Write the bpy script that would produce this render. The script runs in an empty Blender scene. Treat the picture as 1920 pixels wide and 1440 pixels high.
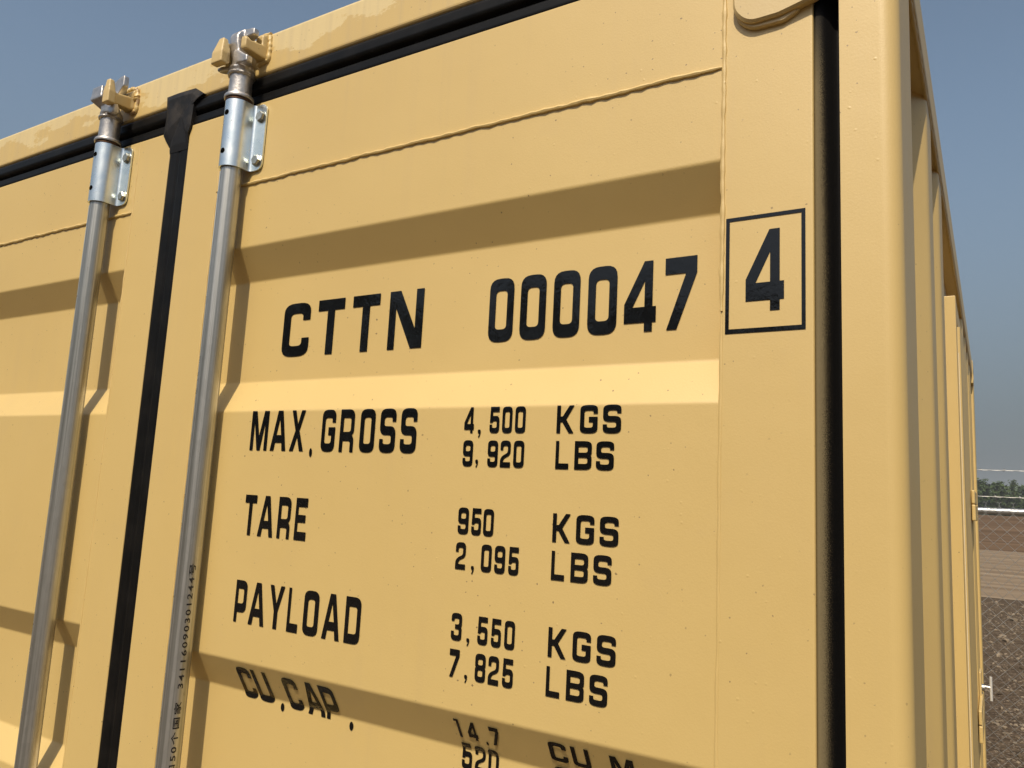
import bpy, bmesh, math, random
from mathutils import Vector, Matrix, noise, geometry
random.seed(7)
S = bpy.context.scene
COL = S.collection

# ------------------------------------------------------------------ camera, sky, sun, exposure
cam_data = bpy.data.cameras.new('camera')
cam_data.sensor_width = 36.0
cam_data.lens = 27.3185
cam_data.clip_start = 0.02
cam_data.clip_end = 6000
cam = bpy.data.objects.new('camera', cam_data)
COL.objects.link(cam)
RX = Vector((0.85152423, 0.52188119, 0.05046192))
UP = Vector((0.03144231, -0.14689773, 0.98865183))
BK = Vector((0.52337154, -0.84027441, -0.14149614))
CAMP = Vector((1.2249857, -0.7971784, 1.8456498))
cam.matrix_world = Matrix(((RX.x, UP.x, BK.x, CAMP.x), (RX.y, UP.y, BK.y, CAMP.y), (RX.z, UP.z, BK.z, CAMP.z), (0, 0, 0, 1)))
S.camera = cam

TO_SUN = Vector((0.19, -1.0, 1.31)).normalized()
SUN_EL = math.asin(TO_SUN.z)
SUN_AZ = math.atan2(TO_SUN.x, TO_SUN.y)
W = bpy.data.worlds.new('World')
S.world = W
W.use_nodes = True
wn, wl = W.node_tree.nodes, W.node_tree.links
wn.clear()
sky = wn.new('ShaderNodeTexSky')
sky.sky_type = 'NISHITA'
sky.sun_disc = False
sky.sun_elevation = SUN_EL
sky.sun_rotation = SUN_AZ
sky.altitude = 300
sky.air_density = 1.0
sky.dust_density = 3.0
sky.ozone_density = 1.0
hsv = wn.new('ShaderNodeHueSaturation')
hsv.inputs['Hue'].default_value = 0.488
hsv.inputs['Saturation'].default_value = 0.86
bg = wn.new('ShaderNodeBackground')
bg.inputs['Strength'].default_value = 0.122
wo = wn.new('ShaderNodeOutputWorld')
wl.new(sky.outputs[0], hsv.inputs['Color'])
# smoke haze low in the sky, the same all the way round
wc = wn.new('ShaderNodeTexCoord')
ws = wn.new('ShaderNodeSeparateXYZ')
wm = wn.new('ShaderNodeMapRange')
wm.interpolation_type = 'SMOOTHSTEP'
wm.inputs[1].default_value = 0.50
wm.inputs[2].default_value = -0.02
wx = wn.new('ShaderNodeMix')
wx.data_type = 'RGBA'
wx.inputs[7].default_value = (1.10, 1.30, 1.44, 1)
wl.new(wc.outputs['Generated'], ws.inputs[0])
wl.new(ws.outputs[2], wm.inputs[0])
wl.new(wm.outputs[0], wx.inputs[0])
wl.new(hsv.outputs[0], wx.inputs[6])
wl.new(wx.outputs[2], bg.inputs['Color'])
wl.new(bg.outputs[0], wo.inputs['Surface'])

sd = bpy.data.lights.new('sun', 'SUN')
sd.energy = 4.05
sd.angle = math.radians(0.6)
sd.color = (1.0, 0.87, 0.68)
sun = bpy.data.objects.new('sun', sd)
COL.objects.link(sun)
sun.rotation_euler = TO_SUN.to_track_quat('Z', 'Y').to_euler()

S.view_settings.view_transform = 'Standard'
S.view_settings.look = 'None'
S.view_settings.exposure = 0.0
S.view_settings.gamma = 1.0
S.view_settings.use_curve_mapping = False
S.render.engine = 'CYCLES'


# ------------------------------------------------------------------ material helpers
class NT:
    def __init__(self, name):
        self.m = bpy.data.materials.new(name)
        self.m.use_nodes = True
        self.t = self.m.node_tree
        self.n, self.l = self.t.nodes, self.t.links
        self.n.clear()
        self.out = self.n.new('ShaderNodeOutputMaterial')
        self.p = self.n.new('ShaderNodeBsdfPrincipled')
        self.l.new(self.p.outputs[0], self.out.inputs['Surface'])
        self.co = self.n.new('ShaderNodeTexCoord').outputs['Object']

    def set(self, **k):
        names = dict(color='Base Color', rough='Roughness', metal='Metallic', spec='Specular IOR Level', coat='Coat Weight', coat_r='Coat Roughness')
        for a, v in k.items():
            s = self.p.inputs[names[a]]
            if hasattr(v, 'is_output'):
                self.l.new(v, s)
            elif isinstance(v, tuple):
                s.default_value = (*v, 1)
            else:
                s.default_value = v
        return self

    def mapping(self, scale=(1, 1, 1), rot=(0, 0, 0), loc=(0, 0, 0), src=None):
        a = self.n.new('ShaderNodeMapping')
        a.inputs['Scale'].default_value = scale
        a.inputs['Rotation'].default_value = rot
        a.inputs['Location'].default_value = loc
        self.l.new(src or self.co, a.inputs['Vector'])
        return a.outputs[0]

    def noise(self, scale, detail=4, rough=0.55, vec=None, out=0, dist=0.0):
        a = self.n.new('ShaderNodeTexNoise')
        a.inputs['Scale'].default_value = scale
        a.inputs['Detail'].default_value = detail
        a.inputs['Roughness'].default_value = rough
        a.inputs['Distortion'].default_value = dist
        self.l.new(vec or self.co, a.inputs['Vector'])
        return a.outputs[out]

    def voronoi(self, scale, vec=None, feature='F1', rnd=1.0):
        a = self.n.new('ShaderNodeTexVoronoi')
        a.feature = feature
        a.inputs['Scale'].default_value = scale
        a.inputs['Randomness'].default_value = rnd
        self.l.new(vec or self.co, a.inputs['Vector'])
        return a

    def ramp(self, src, stops, interp='LINEAR'):
        a = self.n.new('ShaderNodeValToRGB')
        a.color_ramp.interpolation = interp
        e = a.color_ramp.elements
        while len(e) < len(stops):
            e.new(0.5)
        for i, (p, c) in enumerate(stops):
            e[i].position = p
            e[i].color = (c, c, c, 1) if not isinstance(c, tuple) else (*c, 1)
        self.l.new(src, a.inputs[0])
        return a.outputs[0]

    def mix(self, fac, a, b, mode='MIX'):
        x = self.n.new('ShaderNodeMix')
        x.data_type = 'RGBA'
        x.blend_type = mode
        for s, v in ((x.inputs[0], fac), (x.inputs[6], a), (x.inputs[7], b)):
            if hasattr(v, 'is_output'):
                self.l.new(v, s)
            elif isinstance(v, tuple):
                s.default_value = (*v, 1)
            else:
                s.default_value = v
        return x.outputs[2]

    def math(self, op, a, b=0.0, clamp=False):
        x = self.n.new('ShaderNodeMath')
        x.operation = op
        x.use_clamp = clamp
        for s, v in ((x.inputs[0], a), (x.inputs[1], b)):
            if hasattr(v, 'is_output'):
                self.l.new(v, s)
            else:
                s.default_value = v
        return x.outputs[0]

    def sep(self, src=None):
        x = self.n.new('ShaderNodeSeparateXYZ')
        self.l.new(src or self.co, x.inputs[0])
        return x.outputs

    def sepc(self, src):
        x = self.n.new('ShaderNodeSeparateColor')
        self.l.new(src, x.inputs[0])
        return x.outputs

    def maprange(self, src, a, b, c=0.0, d=1.0):
        x = self.n.new('ShaderNodeMapRange')
        x.inputs[1].default_value = a
        x.inputs[2].default_value = b
        x.inputs[3].default_value = c
        x.inputs[4].default_value = d
        self.l.new(src, x.inputs[0])
        return x.outputs[0]

    def bump(self, hgt, strength=0.2, dist=0.001, prev=None):
        x = self.n.new('ShaderNodeBump')
        x.inputs['Strength'].default_value = strength
        x.inputs['Distance'].default_value = dist
        self.l.new(hgt, x.inputs['Height'])
        if prev is not None:
            self.l.new(prev, x.inputs['Normal'])
        return x.outputs[0]

    def normal(self, src):
        self.l.new(src, self.p.inputs['Normal'])
        return self


CREAM = (0.610, 0.440, 0.164)
CREAM2 = (0.648, 0.474, 0.180)
TOUCH = (0.66, 0.53, 0.27)


def paint(name, touch=False, dusty=0.0, rust=False):
    t = NT(name)
    base = t.mix(t.ramp(t.noise(1.7, 3), [(0.3, 0.0), (0.7, 1.0)]), CREAM, CREAM2)
    # faint vertical grime runs and broad handling marks
    run = t.noise(1.0, 5, 0.6, vec=t.mapping((38, 38, 1.3)))
    area = t.ramp(t.noise(2.3, 2), [(0.48, 0.0), (0.7, 1.0)])
    runs = t.math('MULTIPLY', t.ramp(run, [(0.5, 0.0), (0.75, 1.0)]), area)
    base = t.mix(t.math('MULTIPLY', runs, 0.22), base, (0.46, 0.33, 0.19))
    smear = t.ramp(t.noise(9, 6, 0.65), [(0.56, 0.0), (0.78, 0.12)])
    base = t.mix(smear, base, (0.50, 0.37, 0.21))
    if touch:
        z = t.sep()[2]
        edge = t.math('ADD', z, t.maprange(t.noise(9, 6, 0.62, vec=t.mapping((1, 1, 2.2))), 0.3, 0.7, -0.045, 0.045))
        msk = t.ramp(t.maprange(edge, 2.555, 2.561), [(0.0, 0.0), (1.0, 1.0)])
        base = t.mix(t.math('MULTIPLY', msk, 0.8), base, (0.74, 0.60, 0.31))
        run2 = t.noise(1.0, 5, 0.6, vec=t.mapping((55, 55, 1.5)))
        base = t.mix(t.ramp(run2, [(0.45, 0.0), (0.8, 0.35)]), base, (0.42, 0.33, 0.21))
    # sparse fly specks, two sizes, clustered
    clus = t.ramp(t.noise(3.1, 3), [(0.40, 0.0), (0.56, 1.0)])
    for sc, thr, prob, colr in ((50, 0.062, 0.62, (0.13, 0.08, 0.04)), (122, 0.11, 0.80, (0.20, 0.13, 0.07))):
        warp = t.n.new('ShaderNodeVectorMath')
        warp.operation = 'ADD'
        t.l.new(t.co, warp.inputs[0])
        w2 = t.n.new('ShaderNodeVectorMath')
        w2.operation = 'SCALE'
        w2.inputs['Scale'].default_value = 0.003
        t.l.new(t.noise(190, 2, out=1), w2.inputs[0])
        t.l.new(w2.outputs[0], warp.inputs[1])
        v = t.voronoi(sc, vec=warp.outputs[0])
        dot = t.math('LESS_THAN', v.outputs['Distance'], thr)
        pick = t.math('GREATER_THAN', t.sepc(v.outputs['Color'])[0], prob)
        m = t.math('MULTIPLY', t.math('MULTIPLY', dot, pick), clus)
        base = t.mix(t.math('MULTIPLY', m, 0.8), base, colr)
    if rust:
        rm = t.ramp(t.noise(55, 6, 0.7), [(0.50, 0.0), (0.58, 1.0)])
        base = t.mix(t.math('MULTIPLY', rm, 0.75), base, (0.20, 0.085, 0.03))
    if dusty:
        base = t.mix(dusty, base, (0.42, 0.36, 0.26))
    rough = t.maprange(t.noise(14, 5), 0.3, 0.7, 0.47, 0.54)
    t.set(color=base, rough=rough, spec=0.9)
    b1 = t.bump(t.noise(420, 3, 0.6), 0.22, 0.0006)
    b2 = t.bump(t.noise(6, 3), 0.16, 0.006, prev=b1)
    pv = t.voronoi(70)
    pm = t.math('MULTIPLY', t.ramp(pv.outputs['Distance'], [(0.0, 1.0), (0.13, 0.0)]),
                t.math('GREATER_THAN', t.sepc(pv.outputs['Color'])[1], 0.86))
    b3 = t.bump(t.math('MULTIPLY', pm, clus), 0.3, 0.0010, prev=b2)
    t.normal(b3)
    return t.m


M = {}
M['paint'] = paint('cream_paint')
M['header'] = paint('cream_paint_touched_up', touch=True)
M['weld'] = paint('cream_paint_on_weld', rust=False)
M['lug'] = paint('cream_paint_on_casting', rust=False, dusty=0.18)
M['rusty'] = paint('cream_paint_with_rust', rust=True)

t = NT('black_rubber')
t.set(color=t.mix(t.ramp(t.noise(18, 5), [(0.45, 0.0), (0.75, 1.0)]), (0.004, 0.004, 0.004), (0.011, 0.010, 0.009)), rough=0.46, spec=0.18)
t.normal(t.bump(t.noise(300, 3), 0.1, 0.0005))
M['rubber'] = t.m
t = NT('dusty_rubber')
t.set(color=t.mix(t.ramp(t.noise(30, 6, 0.7), [(0.42, 0.0), (0.75, 1.0)]), (0.012, 0.012, 0.013), (0.075, 0.062, 0.05)), rough=0.7, spec=0.3)
t.normal(t.bump(t.noise(90, 5), 0.4, 0.001))
M['rubber_dusty'] = t.m
fz = t.maprange(t.sep()[2], 2.45, 2.50)
t.set(color=t.mix(t.math('MULTIPLY', t.ramp(t.noise(30, 6, 0.7), [(0.42, 0.0), (0.75, 1.0)]), fz), (0.010, 0.010, 0.011), (0.060, 0.050, 0.040)), rough=0.55)
# rubber with cream overspray creeping over its left lip
t = NT('oversprayed_rubber')
x, y, z = t.sep()
zz = t.maprange(z, 2.40, 2.10, 0.0, 1.0)
lim = t.math('ADD', x, t.math('MULTIPLY', t.maprange(t.noise(900, 5, 0.8), 0.3, 0.7, -1, 1), 0.0042))
lim = t.math('ADD', lim, t.math('MULTIPLY', zz, -0.003))
spray = t.ramp(t.maprange(lim, 1.0785, 1.090), [(0.0, 0.55), (0.4, 0.40), (0.7, 0.06), (0.9, 0.0)])
spk = t.math('MULTIPLY', t.ramp(t.noise(1400, 2, 0.8), [(0.66, 0.0), (0.72, 0.5)]), t.maprange(x, 1.100, 1.084))
msk = t.math('MAXIMUM', spray, t.math('MULTIPLY', spk, 0.7))
msk = t.math('MULTIPLY', msk, t.maprange(z, 2.37, 2.28))
t.set(color=t.mix(msk, (0.0045, 0.0045, 0.005), (0.34, 0.27, 0.145)), rough=0.6, spec=0.10)
M['rubber_spray'] = t.m

t = NT('black_vinyl')
t.set(color=(0.005, 0.0052, 0.0055), rough=t.maprange(t.noise(60, 5, 0.7), 0.35, 0.75, 0.035, 0.12), spec=0.5)
t.normal(t.bump(t.noise(120, 3, 0.6), 0.10, 0.0008, prev=t.bump(t.noise(34, 3), 0.10, 0.002)))
M['vinyl'] = t.m
t = NT('pipe_ink')
t.set(color=(0.012, 0.012, 0.014), rough=0.5)
M['ink'] = t.m


def metal(name, col, col2, rough, streak=False, b=0.25):
    t = NT(name)
    if streak:
        f = t.noise(1.0, 6, 0.65, vec=t.mapping((170, 170, 1.6)))
        g = t.noise(1.0, 4, 0.6, vec=t.mapping((90, 90, 14)))
        fac = t.math('MULTIPLY', t.math('ADD', f, g), 0.5)
    else:
        fac = t.noise(60, 6, 0.65)
    base = t.mix(t.ramp(fac, [(0.35, 0.0), (0.65, 1.0)]), col, col2)
    sp = t.ramp(t.noise(75, 4, 0.7), [(0.66, 0.0), (0.72, 1.0)])
    base = t.mix(t.math('MULTIPLY', sp, 0.6), base, (0.07, 0.06, 0.05))
    t.set(color=base, metal=0.92, rough=t.maprange(t.noise(40, 5), 0.3, 0.7, rough - 0.06, rough + 0.08))
    t.normal(t.bump(t.noise(260, 4), b, 0.0005))
    return t.m


t = NT('galvanised_pipe')
f = t.noise(1.0, 5, 0.7, vec=t.mapping((210, 210, 1.1)))
g = t.voronoi(1.0, vec=t.mapping((150, 150, 60)))
base = t.mix(t.ramp(f, [(0.38, 0.0), (0.62, 1.0)]), (0.37, 0.375, 0.345), (0.60, 0.60, 0.57))
base = t.mix(t.math('MULTIPLY', t.sepc(g.outputs['Color'])[0], 0.16), base, (0.24, 0.24, 0.23))
sc = t.ramp(t.noise(1.0, 5, 0.75, vec=t.mapping((120, 120, 22))), [(0.67, 0.0), (0.73, 0.8)])
base = t.mix(sc, base, (0.10, 0.085, 0.07))
t.set(color=base, metal=0.85, rough=t.maprange(f, 0.3, 0.7, 0.34, 0.44))
t.normal(t.bump(f, 0.15, 0.0004))
M['galv'] = t.m
M['zinc'] = metal('bright_zinc', (0.70, 0.79, 0.82), (0.82, 0.88, 0.89), 0.31, False, 0.12)
M['cast'] = metal('cast_steel', (0.46, 0.44, 0.42), (0.62, 0.60, 0.58), 0.42, False, 0.8)
M['bolt'] = metal('bolt_steel', (0.40, 0.41, 0.38), (0.54, 0.55, 0.51), 0.33, False, 0.25)
M['rust_gap'] = metal('rusty_band', (0.16, 0.08, 0.04), (0.05, 0.04, 0.035), 0.6, False, 0.4)
t = NT('hole_black')
t.set(color=(0.004, 0.004, 0.004), rough=0.9, spec=0.0)  # near-black colour painted for the dark inside a hole
M['hole'] = t.m
t = NT('bright_plated_steel')
t.set(color=(0.78, 0.78, 0.76), metal=0.35, rough=0.3)
M['plated'] = t.m
t = NT('plain_white')
t.set(color=(0.75, 0.72, 0.66), rough=0.5)
M['white'] = t.m


# ------------------------------------------------------------------ object helpers
def mesh_obj(name, verts, faces, mat, parent=None, smooth=False):
    me = bpy.data.meshes.new(name)
    me.from_pydata([tuple(v) for v in verts], [], faces)
    me.validate()
    if smooth:
        me.polygons.foreach_set('use_smooth', [True] * len(me.polygons))
        me.set_sharp_from_angle(angle=math.radians(42))
    o = bpy.data.objects.new(name, me)
    COL.objects.link(o)
    if mat:
        me.materials.append(mat)
    if parent:
        o.parent = parent
    return o


def bm_obj(name, bm, mat, parent=None, smooth=False):
    me = bpy.data.meshes.new(name)
    bmesh.ops.recalc_face_normals(bm, faces=bm.faces[:])
    bm.to_mesh(me)
    bm.free()
    if smooth:
        me.polygons.foreach_set('use_smooth', [True] * len(me.polygons))
        me.set_sharp_from_angle(angle=math.radians(42))
    o = bpy.data.objects.new(name, me)
    COL.objects.link(o)
    if mat:
        me.materials.append(mat)
    if parent:
        o.parent = parent
    return o


def empty(name, label=None, cat=None, loc=(0, 0, 0), parent=None, group=None):
    o = bpy.data.objects.new(name, None)
    COL.objects.link(o)
    o.location = loc
    if parent:
        o.parent = parent
    if label:
        o['label'] = label
    if cat:
        o['category'] = cat
    if group:
        o['group'] = group
    return o


def box(bm, x0, x1, y0, y1, z0, z1, bev=0.0, seg=2):
    r = bmesh.ops.create_cube(bm, size=1.0)
    vs = r['verts']
    for v in vs:
        v.co = Vector((x0 + (v.co.x + .5) * (x1 - x0), y0 + (v.co.y + .5) * (y1 - y0), z0 + (v.co.z + .5) * (z1 - z0)))
    if bev:
        es = list({e for v in vs for e in v.link_edges})
        bmesh.ops.bevel(bm, geom=es, offset=bev, segments=seg, profile=0.5, affect='EDGES')


def hull(bm, pts, bev=0.0, seg=2):
    vs = [bm.verts.new(p) for p in pts]
    r = bmesh.ops.convex_hull(bm, input=vs)
    junk = [g for g in r['geom_interior'] if isinstance(g, bmesh.types.BMVert)]
    if junk:
        bmesh.ops.delete(bm, geom=junk, context='VERTS')
    good = [v for v in vs if v.is_valid]
    if bev:
        fs = list({f for v in good for f in v.link_faces})
        bmesh.ops.dissolve_limit(bm, angle_limit=0.02, verts=good, edges=list({e for v in good for e in v.link_edges}))
        good = [v for v in good if v.is_valid]
        es = [e for e in {e for v in good for e in v.link_edges}]
        bmesh.ops.bevel(bm, geom=es, offset=bev, segments=seg, profile=0.5, affect='EDGES')


def fillet(pts, r, n=6):
    """round the inner corners of an open 2D polyline"""
    out = [pts[0]]
    for i in range(1, len(pts) - 1):
        a, b, c = Vector(pts[i - 1]), Vector(pts[i]), Vector(pts[i + 1])
        ri = r[i] if isinstance(r, (list, tuple)) else r
        if ri <= 0:
            out.append(tuple(b))
            continue
        u, w = (a - b), (c - b)
        d = min(ri, u.length * .49, w.length * .49)
        p, q = b + u.normalized() * d, b + w.normalized() * d
        for k in range(n + 1):
            s = k / n
            out.append(tuple(p * (1 - s) ** 2 + b * 2 * s * (1 - s) + q * s * s))
    out.append(pts[-1])
    return out


def sweep_z(pts, z0, z1, closed=True):
    n = len(pts)
    V = [(x, y, z0) for x, y in pts] + [(x, y, z1) for x, y in pts]
    F = [(i, (i + 1) % n, (i + 1) % n + n, i + n) for i in range(n if closed else n - 1)]
    if closed:
        F += [tuple(range(n - 1, -1, -1)), tuple(range(n, 2 * n))]
    return V, F


def sweep_x(pts, x0, x1, closed=True):
    n = len(pts)
    V = [(x0, y, z) for y, z in pts] + [(x1, y, z) for y, z in pts]
    F = [(i, i + n, (i + 1) % n + n, (i + 1) % n) for i in range(n if closed else n - 1)]
    if closed:
        F += [tuple(range(n)), tuple(range(2 * n - 1, n - 1, -1))]
    return V, F


def tube(path, rad, n=8, flat=None):
    """tube along points; rad float or list; returns verts, faces"""
    V, F = [], []
    P = [Vector(p) for p in path]
    prev = None
    for i, p in enumerate(P):
        d = (P[min(i + 1, len(P) - 1)] - P[max(i - 1, 0)]).normalized()
        if prev is None:
            ref = Vector((0, 0, 1)) if abs(d.z) < 0.9 else Vector((0, 1, 0))
            u = d.cross(ref).normalized()
        else:
            u = (prev - d * prev.dot(d)).normalized()
        prev = u
        w = d.cross(u)
        r = rad[i] if isinstance(rad, (list, tuple)) else rad
        for k in range(n):
            a = 2 * math.pi * k / n
            V.append(p + (u * math.cos(a) + w * math.sin(a)) * r)
    for i in range(len(P) - 1):
        for k in range(n):
            a, b = i * n + k, i * n + (k + 1) % n
            F.append((a, b, b + n, a + n))
    F.append(tuple(range(n - 1, -1, -1)))
    m = (len(P) - 1) * n
    F.append(tuple(range(m, m + n)))
    return V, F


def bead(name, a, b, r, parent, mat, wob=0.0012, step=0.004, seed=0, lump=0.35):
    a, b = Vector(a), Vector(b)
    n = max(4, int((b - a).length / step))
    path, rad = [], []
    for i in range(n + 1):
        p = a.lerp(b, i / n)
        q = noise.noise(Vector((i * .23 + seed * 9.1, seed, .5))) + .5 * noise.noise(Vector((i * .7, seed + 4, .1)))
        s = noise.noise(Vector((i * .5, seed * 3.3 + 7, 2.5)))
        perp = Vector((0, 0, 1)) if abs((b - a).z) < .5 * (b - a).length else Vector((1, 0, 0))
        path.append(p + perp * q * wob * 2)
        tap = min(1.0, .6 + i / 8, .6 + (n - i) / 8)
        rad.append(r * tap * (1 + lump * s + .18 * math.sin(i * 1.9 + seed)))
    V, F = tube(path, rad, 8)
    return mesh_obj(name, V, F, mat, parent, True)


def lathe(prof, c, n=32, close=True):
    """prof list of (r,z) ; axis vertical through c=(x,y)"""
    V, F = [], []
    for r, z in prof:
        for k in range(n):
            a = 2 * math.pi * k / n
            V.append((c[0] + r * math.cos(a), c[1] + r * math.sin(a), z))
    for i in range(len(prof) - 1):
        for k in range(n):
            a, b = i * n + k, i * n + (k + 1) % n
            F.append((a, b, b + n, a + n))
    F.append(tuple(range(n - 1, -1, -1)))
    F.append(tuple(range((len(prof) - 1) * n, len(prof) * n)))
    return V, F

# ------------------------------------------------------------------ container
TOPZ, W2, LEN = 2.591, 1.159, 3.6
box_root = empty('shipping_container', 'cream painted steel shipping container with black door seals and weight markings', 'shipping container')

# doors: horizontal trapezoid pressings (z of creases), depth of the recess
DEP = 0.030
CRE = [2.220, 2.170, 2.003, 1.953, 1.588, 1.539, 1.373, 1.325, 0.960, 0.910, 0.745, 0.695]


def prof_y(z):
    """surface depth of the door skin at height z"""
    zs = CRE
    for k in range(0, 12, 4):
        a, b, c, d = zs[k:k + 4]
        if b < z <= a:
            return DEP * (a - z) / (a - b)
        if c <= z <= b:
            return DEP
        if d <= z < c:
            return DEP * (z - d) / (c - d)
    return 0.0


door_pts = [(0.0, 2.329)]
for k in range(0, 12, 4):
    a, b, c, d = CRE[k:k + 4]
    door_pts += [(0.0, a), (DEP, b), (DEP, c), (0.0, d)]
door_pts += [(0.0, 0.25)]
door_f = fillet(door_pts, 0.0026, 4)

# glyphs of the stencil face, in a unit box. (x, z, rounding)
R_, r_ = (0.40, 0.17), (0.16, 0.07)
s, tt = 0.27, 0.195


def P_(*pts):
    out = []
    for p in pts:
        out.append((p[0], p[1], None) if len(p) == 2 else p)
    return out


RECT = P_((0, 0, R_), (0, 1, R_), (1, 1, R_), (1, 0, R_))


def hole(x0, z0, x1, z1, r=r_):
    return P_((x0, z0, r), (x0, z1, r), (x1, z1, r), (x1, z0, r))


def rhole(x0, z0, x1, z1):
    return P_((x0, z0), (x0, z1), (x1, z1, r_), (x1, z0, r_))


G = {
    '0': [RECT, hole(s, tt, 1 - s, 1 - tt)],
    'C': [P_((1, .67), (1, 1, R_), (0, 1, R_), (0, 0, R_), (1, 0, R_), (1, .34), (1 - s, .34), (1 - s, tt, r_), (s, tt, r_), (s, 1 - tt, r_), (1 - s, 1 - tt, r_), (1 - s, .67))],
    'G': [P_((1, .69), (1, 1, R_), (0, 1, R_), (0, 0, R_), (1, 0, R_), (1, .58), (.5, .58), (.5, .39), (1 - s, .39), (1 - s, tt, r_), (s * .9, tt, r_), (s * .9, 1 - tt, r_), (1 - s * .9, 1 - tt, r_), (1 - s * .9, .69))],
    'S': [P_((1, .70), (1, 1, R_), (0, 1, R_), (0, .40, R_), (1 - s, .40, r_), (1 - s, tt, r_), (s * .85, tt, r_), (s * .85, .31), (0, .31), (0, 0, R_), (1, 0, R_), (1, .60, R_), (s, .60, r_), (s, 1 - tt, r_), (1 - s * .85, 1 - tt, r_), (1 - s * .85, .70))],
    '5': [P_((.97, 1), (.06, 1), (.02, .39), (s, .39), (s + .08, .46, r_), (1 - s, .46, r_), (1 - s, tt, r_), (s, tt, r_), (s, .32), (0, .32), (0, 0, R_), (1, 0, R_), (1, .65, R_), (s + .04, .65), (s + .04, 1 - tt), (.97, 1 - tt))],
    '2': [P_((0, .64), (0, 1, R_), (1, 1, R_), (1, .46, R_), (s + .1, .34, r_), (s, tt), (1, tt), (1, 0), (0, 0), (0, .38, R_), (1 - s, .55, r_), (1 - s, 1 - tt, r_), (s, 1 - tt, r_), (s, .64))],
    '3': [P_((0, .70), (0, 1, R_), (1, 1, R_), (1, .55, r_), (.93, .51), (1, .47, r_), (1, 0, R_), (0, 0, R_), (0, .34), (s, .34), (s, tt, r_), (1 - s, tt, r_), (1 - s, .42, r_), (.36, .42), (.36, .59), (1 - s, .59, r_), (1 - s, 1 - tt, r_), (s, 1 - tt, r_), (s, .70))],
    '4': [P_((.62, 1), (.89, 1), (.89, .35), (1, .35), (1, .13), (.89, .13), (.89, 0), (.64, 0), (.64, .13), (0, .13), (0, .40)), P_((.64, .72), (.26, .35), (.64, .35))],
    '7': [P_((0, 1), (1, 1), (1, .77), (.38, 0), (.06, 0), (.66, .77), (0, .77))],
    '8': [P_((0, 1, R_), (1, 1, R_), (1, .55, r_), (.93, .515), (1, .48, r_), (1, 0, R_), (0, 0, R_), (0, .48, r_), (.07, .515), (0, .55, r_)), hole(s, .60, 1 - s, 1 - tt), hole(s, tt, 1 - s, .42)],
    '9': [P_((0, 1, R_), (1, 1, R_), (1, 0, R_), (0, 0, R_), (0, .32), (s, .32), (s, tt, r_), (1 - s, tt, r_), (1 - s, .40, r_), (0, .38, R_)), hole(s, .58, 1 - s, 1 - tt)],
    '1': [P_((.3, 1), (.85, 1), (.85, 0), (.55, 0), (.55, .87), (.3, .87))],
    'T': [P_((0, 1), (1, 1), (1, .80), (.64, .80), (.64, 0), (.37, 0), (.37, .80), (0, .80))],
    'N': [P_((0, 0), (0, 1), (.32, 1), (.78, .34), (.78, 1), (1, 1), (1, 0), (.68, 0), (.20, .70), (.20, 0))],
    'M': [P_((0, 0), (0, 1), (.27, 1), (.50, .36), (.73, 1), (1, 1), (1, 0), (.82, 0), (.82, .72), (.60, 0), (.42, 0), (.18, .72), (.18, 0))],
    'A': [P_((0, 0), (.37, 1), (.67, 1), (1, 0), (.76, 0), (.705, .20), (.30, .20), (.24, 0)), P_((.355, .39), (.655, .39), (.51, .80))],
    'X': [P_((0, 0), (.35, .5), (.02, 1), (.29, 1), (.5, .66), (.71, 1), (.98, 1), (.64, .5), (1, 0), (.72, 0), (.5, .34), (.27, 0))],
    'R': [P_((0, 0), (0, 1), (1, 1, R_), (1, .47, r_), (.88, .40), (1, .32, r_), (1, 0), (.77, 0), (.77, .26, r_), (.24, .26), (.24, 0)), rhole(.24, .47, .77, .80)],
    'P': [P_((0, 0), (0, 1), (1, 1, R_), (1, .24, R_), (.24, .24), (.24, 0)), rhole(.24, .45, .74, .80)],
    'Y': [P_((.37, 0), (.37, .40), (0, 1), (.26, 1), (.50, .58), (.74, 1), (1, 1), (.62, .40), (.62, 0))],
    'L': [P_((0, 0), (0, 1), (.25, 1), (.25, .20), (1, .20), (1, 0))],
    'D': [P_((0, 0), (0, 1), (1, 1, R_), (1, 0, R_)), rhole(.24, .21, .76, .79)],
    'E': [P_((0, 0), (0, 1), (1, 1), (1, .79), (.24, .79), (.24, .60), (.88, .60), (.88, .42), (.24, .42), (.24, .20), (1, .20), (1, 0))],
    'F': [P_((0, 0), (0, 1), (1, 1), (1, .79), (.24, .79), (.24, .60), (.88, .60), (.88, .42), (.24, .42), (.24, 0))],
    'K': [P_((0, 0), (0, 1), (.22, 1), (.22, .60), (.34, .60), (.73, 1), (1, 1), (.55, .50), (1, 0), (.72, 0), (.33, .40), (.22, .40), (.22, 0))],
    'B': [P_((0, 0), (0, 1), (1, 1, R_), (1, .54, r_), (.91, .51), (1, .47, r_), (1, 0, R_)), rhole(.23, .595, .76, .80), rhole(.23, .20, .76, .42)],
    'U': [P_((0, 1), (.25, 1), (.25, tt, r_), (.75, tt, r_), (.75, 1), (1, 1), (1, 0, R_), (0, 0, R_))],
    '.': [P_(*[(.5 + .5 * math.cos(a * math.pi / 8), .5 + .5 * math.sin(a * math.pi / 8)) for a in range(16)])],
    ',': [P_((.1, 0), (.55, .42), (.35, .45, r_), (.0, .60, r_), (.0, .95, (.3, .15)), (.5, 1.0, (.2, .05)), (1, .95, (.3, .15)), (1, .5, (.3, .2)), (.55, 0))],
}
G['O'] = G['0']


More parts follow.
